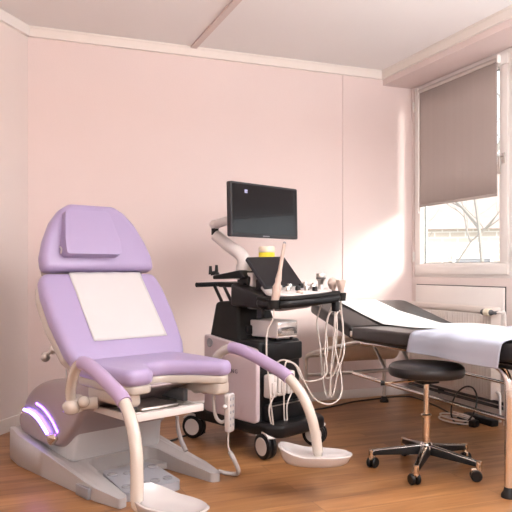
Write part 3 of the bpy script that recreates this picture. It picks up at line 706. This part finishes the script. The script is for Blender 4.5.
# hand control with coiled cord
hp = at(229.5, 412, 3.12); t = thing('hand_control', 'white hand control with buttons hanging beside the chair seat', 'remote control', hp, CA+math.radians(18))
b = B(); puff(b, rpoly([(-0.026, -0.092, 0.014), (0.026, -0.092, 0.014), (0.031, 0.088, 0.018), (-0.031, 0.088, 0.018)]), -0.014, 0.014, 0.008, lambda a, bb, c: Vector((c, a, bb)), 4); obj('body', b, m_dish, t)
for k in range(5):
    for q in (-1, 1):
        b = B(); ball(b, (0.0145, q*0.012, 0.062-k*0.03), 0.0075, 0.35, 1, 1, 12); lbl(obj('button', b, m_greyp, t), 'grey button')
b = B(); ball(b, (-0.004, -0.036, 0.03), 0.011); obj('hook_pin', b, m_dish, t)
HI = (Matrix.Translation(hp) @ Matrix.Rotation(CA+math.radians(18), 4, 'Z')).inverted()
cp = [HI @ at(*p) for p in ((228.5, 432, 3.12), (228, 445, 3.12), (230, 452, 3.12))]
b = B(); tube(b, cp, 0.0045, 8, 5)
main = crom([HI @ at(*p) for p in ((230, 452, 3.12), (234, 460, 3.14), (238, 469, 3.20), (237, 473.5, 3.26), (228, 473.5, 3.28), (218, 471, 3.27))], 44)
# coil around the main path
coil = []; up = None
for i, p in enumerate(main):
    d = (main[min(i+1, len(main)-1)]-main[max(i-1, 0)]).normalized()
    if up is None: up = d.orthogonal().normalized()
    up = (up-d*up.dot(d)).normalized(); s_ = d.cross(up); a = i*2*PI/6
    coil.append(p+(up*math.cos(a)+s_*math.sin(a))*0.0085)
tube(b, coil, 0.0032, 5, 1, False); obj('coiled_cord', b, m_dish, t)

# foot control between the prongs
fc = Vector((*c2r(-0.745+0.68*0.385+0.733*-0.075, 3.404-0.733*0.385+0.68*-0.075), 0))
t = thing('foot_control', 'silver-grey foot control pad with round buttons in front of the chair base', 'foot pedal', fc, CA+math.radians(-5))
b = B(); puff(b, rpoly([(-0.13, -0.12, 0.03), (0.13, -0.13, 0.03), (0.13, 0.155, 0.03), (-0.13, 0.135, 0.03)]), 0.0, 1, 0.022, lambda a, bb, c: Vector((a, bb, c*(0.075-0.13*(a+0.13)))), 5); obj('pad', b, m_pedal, t)
for i, q in enumerate((-0.095, -0.025, 0.045, 0.11)):
    for f_ in ((-0.07, 0.075) if i != 1 else (-0.05, 0.08)):
        zz = 0.075-0.13*(f_+0.13)
        b = B(); lathe(b, [(0, 0.003), (0.014, 0.003), (0.017, 0.006), (0.021, 0.007), (0.024, 0.0)], 20, Matrix.Translation((f_, q, zz-0.001))); lbl(obj('button', b, m_greyp, t), 'round grey button')

# ================================================================== ULTRASOUND CART
vx, vy = c2r(0.70, -0.714); CO = Vector((*c2r(-0.017, 3.92), 0)); CB = math.atan2(vy, vx)
MW = Matrix.Translation(CO) @ Matrix.Rotation(CB, 4, 'Z'); MI = MW.inverted()
cart = thing('ultrasound_cart', 'black and white ultrasound cart with monitor arm and console', 'ultrasound machine', CO, CB)
def K(px, py, Y): return MI @ at(px, py, Y)
b = B(); puff(b, rpoly([(-0.38, -0.19, 0.06), (0.33, -0.225, 0.05), (0.40, -0.17, 0.05), (0.40, 0.17, 0.05), (0.33, 0.225, 0.05), (-0.38, 0.19, 0.06)]), 0.115, 0.185, 0.02, None, 4); obj('base', b, m_black, cart)
for f, v in ((0.30, -0.20), (0.30, 0.20), (-0.32, -0.18), (-0.32, 0.18)):
    wa = math.radians(8 if v < 0 else -25)+(0.0 if f > 0 else -0.5)
    ax = Vector((-math.sin(wa), -math.cos(wa), 0)) ; fw = Vector((ax.y, -ax.x, 0))
    c = Vector((f, v, 0.068))
    b = B(); cyl(b, (f, v, 0.10), (f, v, 0.125), 0.022)
    ring = [(0.078*math.cos(a), 0.078*math.sin(a)) for a in [PI*(0.22+0.56*k/14) for k in range(15)]]+[(0.071*math.cos(a), 0.071*math.sin(a)) for a in [PI*(0.22+0.56*k/14) for k in range(14, -1, -1)]]
    box(b, -0.02, 0.02, -0.003, 0.003, -0.0, 0.072, 0, Matrix.Translation(c) @ Matrix(((fw.x, ax.x, 0, 0), (fw.y, ax.y, 0, 0), (0, 0, 1, 0), (0, 0, 0, 1))))
    prism(b, ring, -0.024, 0.024, lambda a_, b_, c_, c=c, fw=fw, ax=ax: c+fw*a_+Vector((0, 0, b_))+ax*c_)
    cs = obj('caster', b, m_plast, cart)
    for q in (-1, 1):
        b = B(); lathe(b, [(0.045, -0.013), (0.060, -0.013), (0.068, -0.007), (0.068, 0.007), (0.060, 0.013), (0.045, 0.013)], 32, axis_m(c+ax*q*0.0165, ax)); tyre = obj('wheel', b, m_black, cs)
        b = B(); lathe(b, [(0, -0.015), (0.046, -0.0155), (0.052, -0.010), (0.052, 0.010), (0.046, 0.0155), (0, 0.015)], 32, axis_m(c+ax*q*0.016, ax)); lbl(obj('hub_cap', b, m_plast, tyre), 'white hub disc')
# body
b = B(); puff(b, rpoly([(-0.175, -0.195, 0.04), (0.25, -0.195, 0.03), (0.25, 0.14, 0.04), (-0.175, 0.195, 0.04)]), 0.17, 0.615, 0.02, None, 4)
obj('body', b, m_black, cart)
b = B(); box(b, 0.245, 0.275, -0.17, 0.125, 0.50, 0.60, 0.012); obj('front_panel', b, m_black, cart)
b = B(); box(b, 0.245, 0.30, -0.17, 0.135, 0.18, 0.275, 0.01); obj('lower_front', b, m_black, cart)
b = B(); box(b, 0.298, 0.303, -0.165, 0.13, 0.268, 0.274, 0.001); lbl(obj('chrome_strip', b, m_steel, cart), 'thin bright strip')
sp = rpoly([(-0.18, 0.19, 0.03), (0.252, 0.175, 0.03), (0.252, 0.575, 0.04), (-0.18, 0.632, 0.02)], 6)
b = B(); puff(b, sp, -0.222, -0.19, 0.008, lambda a, bb, c: Vector((a, c, bb)), 3); pan = obj('side_panel', b, m_panel, cart); lbl(pan, 'pinkish white side panel')
b = B(); puff(b, sp, 0.19, 0.222, 0.008, lambda a, bb, c: Vector((a*0.0+min(a, 0.10), c, bb)), 3); lbl(obj('side_panel', b, m_panel, cart), 'pinkish white side panel')
b = B(); lathe(b, [(0, 0), (0.024, 0), (0.026, 0.004), (0.020, 0.006), (0.012, 0.002), (0, 0.002)], 24, axis_m((-0.125, -0.2225, 0.585), (0, -1, 0))); lbl(obj('badge', b, m_greyp, pan), 'round grey badge')
tcu = bpy.data.curves.new('letters', 'FONT'); tcu.body = 'SAMSUNG'; tcu.size = 0.032; tcu.space_character = 1.25; tcu.extrude = 0.0008; tcu.align_x = 'RIGHT'
to = bpy.data.objects.new('letters', tcu); COL.objects.link(to); bpy.context.view_layer.update()
me = bpy.data.meshes.new_from_object(to.evaluated_get(bpy.context.evaluated_depsgraph_get())); bpy.data.objects.remove(to)
me.transform(Matrix.Translation((0.108, -0.2232, 0.432)) @ Matrix.Rotation(PI/2, 4, 'X')); me.materials.clear(); me.materials.append(m_letter)
o = bpy.data.objects.new('lettering', me); COL.objects.link(o); o.parent = pan; lbl(o, 'grey raised capital letters')
# shroud
b = B(); hexa(b, [(-0.172, -0.195, 0.60), (0.09, -0.195, 0.60), (0.09, 0.15, 0.60), (-0.172, 0.15, 0.60)], [(-0.165, -0.15, 0.815), (0.025, -0.15, 0.83), (0.025, 0.10, 0.83), (-0.165, 0.10, 0.815)], 0.022); shr = obj('column_shroud', b, m_blackm, cart)
b = B(); box(b, 0.06, 0.085, -0.13, 0.09, 0.635, 0.69, 0.01); cyl(b, (0.075, -0.05, 0.665), (0.10, -0.05, 0.662), 0.018); cyl(b, (0.075, 0.02, 0.665), (0.10, 0.02, 0.662), 0.018); lbl(obj('socket_panel', b, m_black, shr), 'black socket panel')
# lift column and arm
b = B(); hexa(b, [(-0.07, -0.11, 0.80), (0.04, -0.11, 0.80), (0.04, 0.06, 0.80), (-0.07, 0.06, 0.80)], [(-0.03, -0.10, 0.965), (0.07, -0.10, 0.965), (0.07, 0.06, 0.965), (-0.03, 0.06, 0.965)], 0.015); 
hexa(b, [(-0.03, -0.115, 0.80), (0.26, -0.16, 0.79), (0.26, 0.10, 0.79), (-0.03, 0.06, 0.80)], [(-0.03, -0.115, 0.92), (0.26, -0.16, 0.85), (0.26, 0.10, 0.85), (-0.03, 0.06, 0.92)], 0.015)
hexa(b, [(0.02, -0.20, 0.80), (0.36, -0.235, 0.79), (0.36, 0.0, 0.79), (0.02, 0.05, 0.80)], [(0.0, -0.18, 0.925), (0.34, -0.225, 0.842), (0.34, 0.0, 0.842), (0.0, 0.03, 0.925)], 0.015)
obj('lift_arm', b, m_black, cart)
# rear handle
b = B(); tube(b, [(-0.285, -0.19, 0.912), (-0.285, 0.02, 0.914), (-0.285, 0.16, 0.914), (-0.25, 0.21, 0.914), (-0.10, 0.20, 0.914), (0.0, 0.09, 0.914)], 0.0145, 12, 6); hd_o = obj('rear_handle', b, m_black, cart)
for v0, q in ((-0.055, (-0.145, -0.10, 0.79)), (0.02, (-0.11, -0.055, 0.79))):
    obj('handle_strut', cyl(B(), (-0.285, v0, 0.912), q, 0.010), m_black, hd_o)
# probe hook bracket with two prongs
b = B(); hexa(b, [(-0.20, -0.14, 0.945), (0.06, -0.12, 0.955), (0.06, 0.0, 0.955), (-0.20, -0.06, 0.945)], [(-0.20, -0.14, 0.968), (0.02, -0.13, 1.0), (0.02, 0.0, 1.0), (-0.20, -0.06, 0.968)], 0.008)
hexa(b, [(-0.15, -0.14, 0.90), (0.02, -0.12, 0.90), (0.02, 0.0, 0.90), (-0.15, -0.06, 0.90)], [(-0.17, -0.14, 0.93), (0.05, -0.12, 0.925), (0.05, 0.0, 0.925), (-0.17, -0.06, 0.93)], 0.008)
p1, p2 = K(210.5, 272, 4.02), K(216.5, 271, 4.02)
tube(b, [(-0.19, -0.10, 0.956), p2-Vector((0, 0, 0.012)), p1-Vector((0, 0, 0.010))], 0.013, 10, 3)
for p in (p1, p2): cyl(b, p-Vector((0, 0, 0.015)), p+Vector((0, 0, 0.036)), 0.012, 0.008)
obj('cable_hook', b, m_black, cart)
# console
def cfn(a, bb, c): return Vector((a, bb, c+0.03*(bb+0.24)/0.48+0.02*(0.3-a)))
co = rpoly([(0.04, -0.05, 0.04), (0.27, -0.235, 0.03), (0.33, -0.245, 0.05), (0.44, -0.17, 0.10), (0.485, 0.03, 0.25), (0.48, 0.235, 0.05), (0.04, 0.24, 0.04)], 7)
b = B(); puff(b, co, 0.797, 0.845, 0.022, cfn, 5); cons = obj('console', b, m_black, cart, 50)
b = B(); puff(b, [p*1.0 for p in co], 0.838, 0.858, 0.008, cfn, 3)
t2 = bmesh.new(); t2.free()
obj('console_rim', b, m_blackm, cons, 50)
ci = rpoly([(0.07, -0.03, 0.03), (0.30, -0.20, 0.02), (0.33, -0.205, 0.05), (0.41, -0.14, 0.10), (0.45, 0.03, 0.25), (0.445, 0.20, 0.05), (0.06, 0.21, 0.03)], 6)
b = B(); puff(b, ci, 0.850, 0.868, 0.006, lambda a, bb, c: cfn(a, bb, c+0.12*max(0, 0.42-a)), 3); ktop = obj('key_panel', b, m_plast, cons); lbl(ktop, 'white key panel')
b = B(); puff(b, rpoly([(0.10, -0.16, 0.03), (0.36, -0.15, 0.05), (0.38, 0.10, 0.05), (0.10, 0.12, 0.03)]), 0.775, 0.80, 0.01, cfn, 3); lbl(obj('underside', b, m_greyp, cons), 'grey underside plate')
kn = [(0.33, -0.15), (0.30, -0.09), (0.34, -0.07), (0.36, -0.01), (0.29, 0.0), (0.38, 0.04), (0.31, 0.07), (0.37, 0.10), (0.29, 0.13), (0.42, 0.06), (0.40, 0.14), (0.33, 0.16)]
for i, (f, v) in enumerate(kn):
    z = cfn(f, v, 0.868+0.12*max(0, 0.42-f)).z-0.002
    b = B(); lathe(b, [(0, 0), (0.015, 0), (0.015, 0.018), (0.012, 0.027), (0, 0.027)], 16, Matrix.Translation((f, v, z))); o = obj('knob', b, m_steel if i % 3 else m_black, cons)
z = cfn(0.41, -0.05, 0.868).z; b = B(); ball(b, (0.41, -0.05, z), 0.022, 1, 1, 0.7); lbl(obj('trackball', b, m_beige, cons), 'beige trackball')
for f in (0.10, 0.17, 0.24, 0.30):
    pass
# touch screen
a0 = Vector((0.262, -0.155, 0.905)); au = Vector((-0.68, 0, 0.733)); av = Vector((0, 1, 0.028)); an = Vector((0.733, 0, 0.68))
def tf(a, bb, c): return a0+av*a+au*bb+an*c
b = B(); puff(b, rpoly([(0, 0, 0.012), (0.305, 0, 0.012), (0.305, 0.228, 0.012), (0, 0.228, 0.012)]), -0.022, 0.0, 0.004, tf, 3); ts = obj('touch_screen', b, m_bezel, cart)
b = B(); puff(b, rpoly([(0.008, 0.008, 0.006), (0.297, 0.008, 0.006), (0.297, 0.220, 0.006), (0.008, 0.220, 0.006)]), -0.001, 0.0012, 0.0004, tf, 1); obj('screen', b, m_tablet, ts)
b = B(); hexa(b, [(0.12, -0.10, 0.87), (0.25, -0.10, 0.87), (0.25, 0.10, 0.87), (0.12, 0.10, 0.87)], [(0.12, -0.10, 0.95), (0.215, -0.10, 0.93), (0.215, 0.10, 0.93), (0.12, 0.10, 0.95)], 0.008); obj('screen_stand', b, m_black, ts)
# white pedestal of the monitor arm, arm, monitor
b = B(); pb = K(256, 287, 3.88); 
box(b, pb.x-0.055, pb.x+0.045, pb.y-0.07, pb.y+0.05, 0.865, 0.985, 0.012)
pj = K(244, 268, 3.90)
cyl(b, (pj.x, pj.y, 0.945), (pj.x, pj.y, 1.03), 0.052, 0.046, 24); obj('arm_pedestal', b, m_plast, cart)
pe = K(215, 235, 4.02)
b = B(); j0 = Vector((pj.x, pj.y, 1.02))
tube(b, [j0-Vector((0, 0, 0.01)), j0+Vector((0, 0, 0.035)), K(240, 254, 3.92), K(229, 246, 3.97), K(219, 238, 4.01), pe], 0.042, 16, 6, True, False, 0.033); obj('monitor_arm', b, m_plast, cart)
b = B(); pt = K(215, 226, 4.02); cyl(b, pe, pt+Vector((0, 0, 0.01)), 0.022); lbl(obj('arm_joint', b, m_black, cart), 'black joint')
# monitor plane
ML = Vector((-0.140, 3.79)); MR = Vector((0.262, 4.20)); mw = (MR-ML).length
mdir = ((MR-ML)/mw); mnrm = Vector((mdir.y, -mdir.x))
rl = Matrix.Rotation(-CB, 4, 'Z')
def r3(v): x, y = c2r(v.x, v.y); return (rl @ Vector((x, y, 0)))
X3, N3 = r3(mdir), r3(mnrm); mo = MI @ Vector((*c2r(ML.x, ML.y), 1.19)); mo.z = 1.19
def mf(a, bb, c): return mo+X3*a+Vector((0, 0, bb))+N3*(c-0.02*bb)
b = B(); hp2 = K(222, 226, 4.05)
tube(b, [pt+Vector((0, 0, 0.006)), mf(0.06, 0.10, -0.06), mf(mw*0.45, 0.13, -0.055)], 0.026, 12, 5); 
ball(b, pt+Vector((0, 0, 0.008)), 0.034, 1, 1, 0.9); obj('arm_head', b, m_plast, cart)
b = B(); puff(b, rpoly([(0, 0, 0.012), (mw, 0, 0.012), (mw, 0.315, 0.012), (0, 0.315, 0.012)]), -0.035, 0.0, 0.005, mf, 3)
puff(b, rpoly([(mw*0.25, 0.05, 0.02), (mw*0.75, 0.05, 0.02), (mw*0.75, 0.26, 0.02), (mw*0.25, 0.26, 0.02)]), -0.06, -0.03, 0.012, mf, 3)
mon = obj('monitor', b, m_bezel, cart)
b = B(); puff(b, rpoly([(0.012, 0.022, 0.004), (mw-0.012, 0.022, 0.004), (mw-0.012, 0.303, 0.004), (0.012, 0.303, 0.004)]), -0.001, 0.0012, 0.0004, mf, 1); obj('screen', b, m_screen, mon)
b = B()
for i in range(2):
    for j in range(2):
        x = 0.110+i*0.013; z_ = 0.254+j*0.011; puff(b, rpoly([(x, z_, 0.002), (x+0.011, z_, 0.002), (x+0.011, z_+0.009, 0.002), (x, z_+0.009, 0.002)]), 0.0008, 0.002, 0.0003, mf, 1)
lbl(obj('screen_mark', b, m_mark, mon), 'small lavender mark on the screen')
b = B(); puff(b, rpoly([(mw*0.45, 0.007, 0.002), (mw*0.55, 0.007, 0.002), (mw*0.55, 0.013, 0.002), (mw*0.45, 0.013, 0.002)]), 0, 0.0012, 0.0003, mf, 1); lbl(obj('control_bar', b, m_greyp, mon), 'small grey control bar')
# cable hooks under console
b = B()
for f, v in ((0.30, -0.235), (0.45, 0.20)):
    z = cfn(f, v, 0.79).z; b = B(); box(b, f-0.016, f+0.016, v-0.016, v+0.016, z-0.045, z+0.012, 0.005)
    obj('cable_clip', b, m_black, cons)
# probe holder cups
b = B(); hc = [(0.385, -0.225), (0.30, 0.255), (0.38, 0.262), (0.45, 0.25)]
for f, v in hc:
    z = cfn(f, v, 0.845).z; b = B()
    lathe(b, [(0.022, -0.045), (0.026, -0.045), (0.030, 0.0), (0.026, 0.0), (0.022, -0.045)], 20, Matrix.Translation((f, v, z)))
    obj('probe_holder', b, m_blackm, cons)

# printer on the deck
t = thing('printer', 'small beige-white thermal printer on the ultrasound cart deck', 'printer', MW @ Vector((0.172, -0.005, 0.615)), CB)
b = B(); box(b, -0.105, 0.105, -0.083, 0.083, 0.012, 0.105, 0.006); obj('body', b, m_plast, t)
b = B(); box(b, 0.103, 0.109, -0.078, 0.078, 0.022, 0.098, 0.003); lbl(obj('front_plate', b, m_foil, t), 'silvery front plate')
b = B(); box(b, 0.107, 0.112, -0.05, 0.05, 0.06, 0.068, 0.001); box(b, 0.107, 0.112, 0.055, 0.07, 0.03, 0.045, 0.001); lbl(obj('paper_slot', b, m_dark, t), 'dark paper slot')
b = B()
for f in (-0.08, 0.08):
    for v in (-0.06, 0.06): cyl(b, (f, v, 0.0), (f, v, 0.013), 0.01)
obj('foot', b, m_black, t)
# wipes canister
cp_ = Vector((0.062, 0.05, cfn(0.062, 0.05, 0.858).z))
cp_.z = 0.880
t = thing('wipes_canister', 'white canister with yellow label standing behind the touch screen', 'canister', MW @ cp_, CB)
b = B(); lathe(b, [(0, 0), (0.044, 0), (0.046, 0.006), (0.046, 0.220), (0.042, 0.226), (0, 0.226)], 30); obj('body', b, m_plast, t)
b = B(); lathe(b, [(0.0467, 0.05), (0.0472, 0.05), (0.0472, 0.222), (0.0467, 0.222)], 30); lbl(obj('label_band', b, m_yellow, t), 'yellow label')
b = B(); lathe(b, [(0, 0.225), (0.047, 0.225), (0.048, 0.229), (0.048, 0.248), (0.044, 0.256), (0, 0.257)], 30); lbl(obj('lid', b, m_cream, t), 'white lid')

# probes with cables and connectors
def probe(label, loc, build, mats, cable, con=None, group=None):
    t = thing('ultrasound_probe', label, 'ultrasound probe', loc, CB, 'ultrasound probes on the console')
    T = (Matrix.Translation(loc) @ Matrix.Rotation(CB, 4, 'Z')).inverted()
    b = B(); build(b); obj('handle', b, mats, t)
    b = B(); tube(b, [T @ p for p in cable], 0.0042, 8, 8); obj('cable', b, m_cable, t)
    if con is not None:
        p = con
        b = B()
        Mc = T @ MW
        box(b, p[0], p[0]+0.05, p[1]-0.030, p[1]+0.030, p[2], p[2]+0.125, 0.01, Mc); box(b, p[0]+0.045, p[0]+0.062, p[1]-0.016, p[1]+0.016, p[2]+0.02, p[2]+0.085, 0.006, Mc)
        obj('connector', b, m_plast, t)
    return t
W = lambda f, v, z: MW @ Vector((f, v, z))
# slim endocavity probe in the near holder
L0 = W(0.385, -0.225, cfn(0.385, -0.225, 0.805).z); tipw = at(284.5, 243, 3.50)
dl = (Matrix.Rotation(-CB, 4, 'Z') @ (tipw-L0)); ln = dl.length
def endo(b):
    M = axis_m((0, 0, 0), dl)
    lathe(b, [(0, 0), (0.014, 0.0), (0.020, 0.03), (0.023, 0.09), (0.024, 0.11), (0.017, 0.125), (0.015, 0.135), (0.0175, 0.15), (0.015, 0.16), (0.0105, 0.20), (0.009, ln-0.02), (0.010, ln-0.012), (0.008, ln-0.003), (0, ln)], 20, M)
C1 = (0.262, -0.150, 0.315); C2 = (0.262, -0.078, 0.318); C3 = (0.262, -0.006, 0.322)
t_ = probe('long slim white endocavity probe standing in the near holder', L0, endo, m_beige,
      [L0, L0-Vector((0, 0, 0.05)), at(267.5, 330, 3.50), at(266.5, 352, 3.50), at(268, 372, 3.52), at(271, 405, 3.53), at(274, 431, 3.55), at(273, 431, 3.56), at(269, 410, 3.57), W(C1[0]+0.05, C1[1], C1[2]+0.01)], C1)
b = B(); ball(b, dl, 0.0085); lbl(obj('probe_tip', b, m_greyp, t_), 'dark tip')
L1 = W(0.30, 0.255, cfn(0.30, 0.255, 0.83).z)
def lin(b): lathe(b, [(0, 0), (0.015, 0), (0.016, 0.04), (0.018, 0.075), (0.026, 0.085), (0.027, 0.115), (0.024, 0.12), (0, 0.12)], 20)
t_ = probe('silver probe with a straight head behind the console knobs', L1, lin, m_steel,
      [L1, L1-Vector((0, 0, 0.06)), at(317, 322, 3.95), at(320, 345, 3.9), at(323, 380, 3.86), at(328, 398, 3.86), at(331, 375, 3.86), at(336, 345, 3.86), at(337, 320, 3.86), at(334, 311, 3.85), at(328, 318, 3.80), at(325, 350, 3.76), at(327, 372, 3.72), at(318, 380, 3.7), at(303, 380, 3.66), at(296, 366, 3.64), at(289, 362, 3.64), at(285, 366, 3.63), at(284, 400, 3.63), at(284.5, 420, 3.64), at(287, 420, 3.65), at(287, 405, 3.66), W(C3[0]+0.05, C3[1], C3[2]+0.01)], C3)
b = B(); lathe(b, [(0.0275, 0.088), (0.028, 0.088), (0.028, 0.096), (0.0275, 0.096)], 20); lbl(obj('probe_ring', b, m_dark, t_), 'dark ring')
L2 = W(0.38, 0.262, cfn(0.38, 0.262, 0.83).z)
def cvx(b): lathe(b, [(0, 0), (0.014, 0), (0.016, 0.03), (0.022, 0.042)], 20); ball(b, (0, 0, 0.066), 0.033, 0.8, 1.0, 1.0)
probe('round-headed beige convex probe on the console', L2, cvx, m_beige,
      [L2, L2-Vector((0, 0, 0.05)), at(326, 325, 3.85), at(327.5, 350, 3.82), at(324, 368, 3.80), at(326, 378, 3.80), at(334, 374, 3.80), at(341, 350, 3.80), at(343, 325, 3.80), at(340, 311, 3.78), at(336, 318, 3.74), at(335, 345, 3.72), at(341, 375, 3.70), at(341, 395, 3.66), at(331, 404, 3.62), at(316, 400, 3.58), at(305, 383, 3.56), at(297, 366, 3.55), at(284, 360, 3.55), at(276, 364, 3.57), at(275, 372, 3.6), at(276, 392, 3.60), W(C2[0]+0.05, C2[1], C2[2]+0.01)], C2)
L3 = W(0.45, 0.25, cfn(0.45, 0.25, 0.83).z)
def cvx2(b):
    lathe(b, [(0, 0), (0.014, 0), (0.016, 0.03), (0.019, 0.045)], 20)
    hexa(b, [(-0.014, -0.018, 0.04), (0.014, -0.018, 0.04), (0.014, 0.018, 0.04), (-0.014, 0.018, 0.04)], [(-0.016, -0.034, 0.088), (0.016, -0.034, 0.088), (0.016, 0.034, 0.088), (-0.016, 0.034, 0.088)], 0.008)
probe('flared beige probe at the right end of the console', L3, cvx2, m_beige,
      [L3, L3-Vector((0, 0, 0.05)), at(343, 330, 3.78), at(344, 352, 3.76), at(338, 372, 3.74), at(334, 392, 3.74), at(331, 396, 3.74), at(331, 372, 3.74), at(333, 345, 3.74), W(0.45, 0.20, 0.80)])

# ================================================================== CABLES ON THE FLOOR
def cord(name, pts, r, m, label, cat='cable', closed=False):
    b = B(); tube(b, pts, r, 8, 8, True, closed); return tag(obj(name, b, m), label, cat)
fl = lambda px, py, z=0.006: flr(px, py, z)
cord('power_cable', [fl(296, 413), fl(330, 407), fl(352, 402), fl(375, 399), fl(390, 397), fl(412, 397), fl(436, 406), fl(455, 416), fl(468, 421)], 0.006, m_cablek, 'black power cable running along the baseboard to the couch')
c0 = fl(458, 424)
ax1, ax2 = Vector((0.12, -0.95, 0)).normalized(), Vector((0.45, 0.12, 0.88)).normalized()
cord('coiled_cable', [c0+Vector((0, 0, 0.0))+ax1*0.10*math.cos(a)+ax2*(0.13+0.13*math.sin(a)) for a in [2*PI*k/10 for k in range(10)]], 0.0055, m_cablek, 'black cable loop standing up under the couch', 'cable', True)
c1 = fl(457, 421)
cord('coiled_cable', [c1+Vector((0.10*math.cos(a)*(1-0.02*k), 0.15*math.sin(a), 0.0+0.002*k)) for k, a in enumerate([2*PI*k/9 for k in range(0, 20)])], 0.005, m_cable, 'white cable coiled on the floor under the couch')
c2_ = fl(474, 421, 0)
t = thing('power_strip', 'black power strip on the floor beside the coiled cables', 'power strip', (3.0, c2_.y-0.05, 0), math.radians(90))
b = B(); box(b, -0.14, 0.14, -0.028, 0.028, 0, 0.042, 0.008); obj('body', b, m_black, t)
for k in range(3):
    b = B(); lathe(b, [(0, 0.041), (0.02, 0.041), (0.022, 0.045), (0, 0.045)], 20, Matrix.Translation((-0.085+k*0.07, 0, 0))); obj('socket', b, m_dark, t)
t = thing('plug_adapter', 'black plug adapter lying beside the white coil under the couch', 'adapter', fl(474, 427, 0), 0.4)
b = B(); box(b, -0.032, 0.032, -0.026, 0.026, 0, 0.045, 0.012); obj('body', b, m_black, t)
b = B(); tube(b, [(0.04, 0, 0.03), (0.08, 0.01, 0.02), (0.12, 0.05, 0.006), (0.10, 0.12, 0.006)], 0.005, 8, 6); obj('cord', b, m_cablek, t)
cord('chair_cable', [fl(150, 443, 0.006), fl(170, 441), fl(190, 434), fl(205, 432)], 0.006, m_cablek, 'black cable on the floor between the chair and the cart')

# ================================================================== OUTSIDE
struct('trim_11', box(B(), XW+0.21, 60, -30, 60, -0.9, -0.8), m_grass, 'pale lawn outside the window', 'ground')
# neighbouring house
hx, hy = c2r((452-256)/F*22, 22)
t = thing('house', 'pale brick house with a tiled roof outside the window', 'house', (hx, hy, -0.8), math.radians(-35))
b = B(); box(b, -4.0, 2.2, -3, 3, 0, 3.0); obj('wall', b, m_brick, t)
b = B(); prism(b, [(-3.3, 2.95), (3.3, 2.95), (0, 5.2)], -4.3, 2.5, lambda a, bb, c: Vector((c, a, bb))); obj('roof', b, m_rtile, t)
for x in (-2.4, 0.4):
    b = B(); frame_rect(b, 0, 0.06, -0.55, 0.55, 0, 1.2, 0.08, 0.0); bmesh.ops.transform(b, matrix=Matrix.Translation((x, -3.06, 1.0)) @ Matrix.Rotation(PI/2, 4, 'Z'), verts=b.verts[:]); wf = obj('window', b, m_pvc, t)
    obj('pane', box(B(), x-0.5, x+0.5, -3.03, -3.01, 1.05, 2.15), m_greyp, wf)
# bare trees
def tree(base, h, label, seed, lean):
    random.seed(seed); b = B()
    def branch(p, d, L_, r, lev):
        pts = [p]; q = p.copy(); dd = d.copy()
        for k in range(4):
            dd = (dd+Vector((random.uniform(-.22, .22), random.uniform(-.22, .22), random.uniform(-.05, .18)))).normalized(); q = q+dd*L_/4; pts.append(q.copy())
        tube(b, pts, r, 6, 3, True, False, r*0.45)
        if lev > 0:
            for k in range(4 if lev > 1 else 3):
                i = random.choice((1, 2, 3, 4)); a = random.uniform(0, 2*PI); nd = (dd*0.6+Vector((math.cos(a)*0.9, math.sin(a)*0.9, random.uniform(0.0, 0.6)))).normalized()
                branch(pts[i], nd, L_*random.uniform(0.55, 0.75), r*0.5, lev-1)
    t = thing('bare_tree', label, 'tree', base)
    branch(Vector((0, 0, 0)), Vector((lean, 0, 1)).normalized(), h, h*0.016, 3)
    obj('trunk', b, m_bark, t)
p = at(478, 300, 11); tree(Vector((p.x, p.y, -0.8)), 3.4, 'bare tree close outside the window', 5, 0.05)
p = at(436, 300, 15); tree(Vector((p.x, p.y, -0.8)), 2.6, 'smaller bare tree in front of the brick house', 9, -0.05)

# ================================================================== LIGHT
w = bpy.data.worlds.new('World'); S.world = w; w.use_nodes = True
bg = w.node_tree.nodes['Background']; bg.inputs['Color'].default_value = (0.93, 0.96, 1.0, 1); bg.inputs['Strength'].default_value = 1.7
sd = bpy.data.lights.new('sun', 'SUN'); sd.energy = 6.0; sd.angle = math.radians(22); sd.color = (1.0, 0.95, 0.88)
so = bpy.data.objects.new('sun', sd); COL.objects.link(so)
so.rotation_euler = Vector((-0.5, 0.8, -0.35)).to_track_quat('-Z', 'Y').to_euler(); so.location = (6, -3, 4)

# ================================================================== CAMERA
cd = bpy.data.cameras.new('camera'); co_ = bpy.data.objects.new('camera', cd); COL.objects.link(co_)
cd.sensor_width = 36; cd.sensor_fit = 'HORIZONTAL'; cd.lens = 36*F/512; cd.shift_y = (HOR-256)/512; cd.clip_start = 0.02
co_.location = (0, 0, EYE); co_.rotation_euler = (PI/2, 0, math.atan2(-SD, CD))
S.camera = co_
vs = S.view_settings; vs.view_transform = 'Standard'; vs.look = 'None'; vs.gamma = 1; vs.use_curve_mapping = False; vs.exposure = 0.48
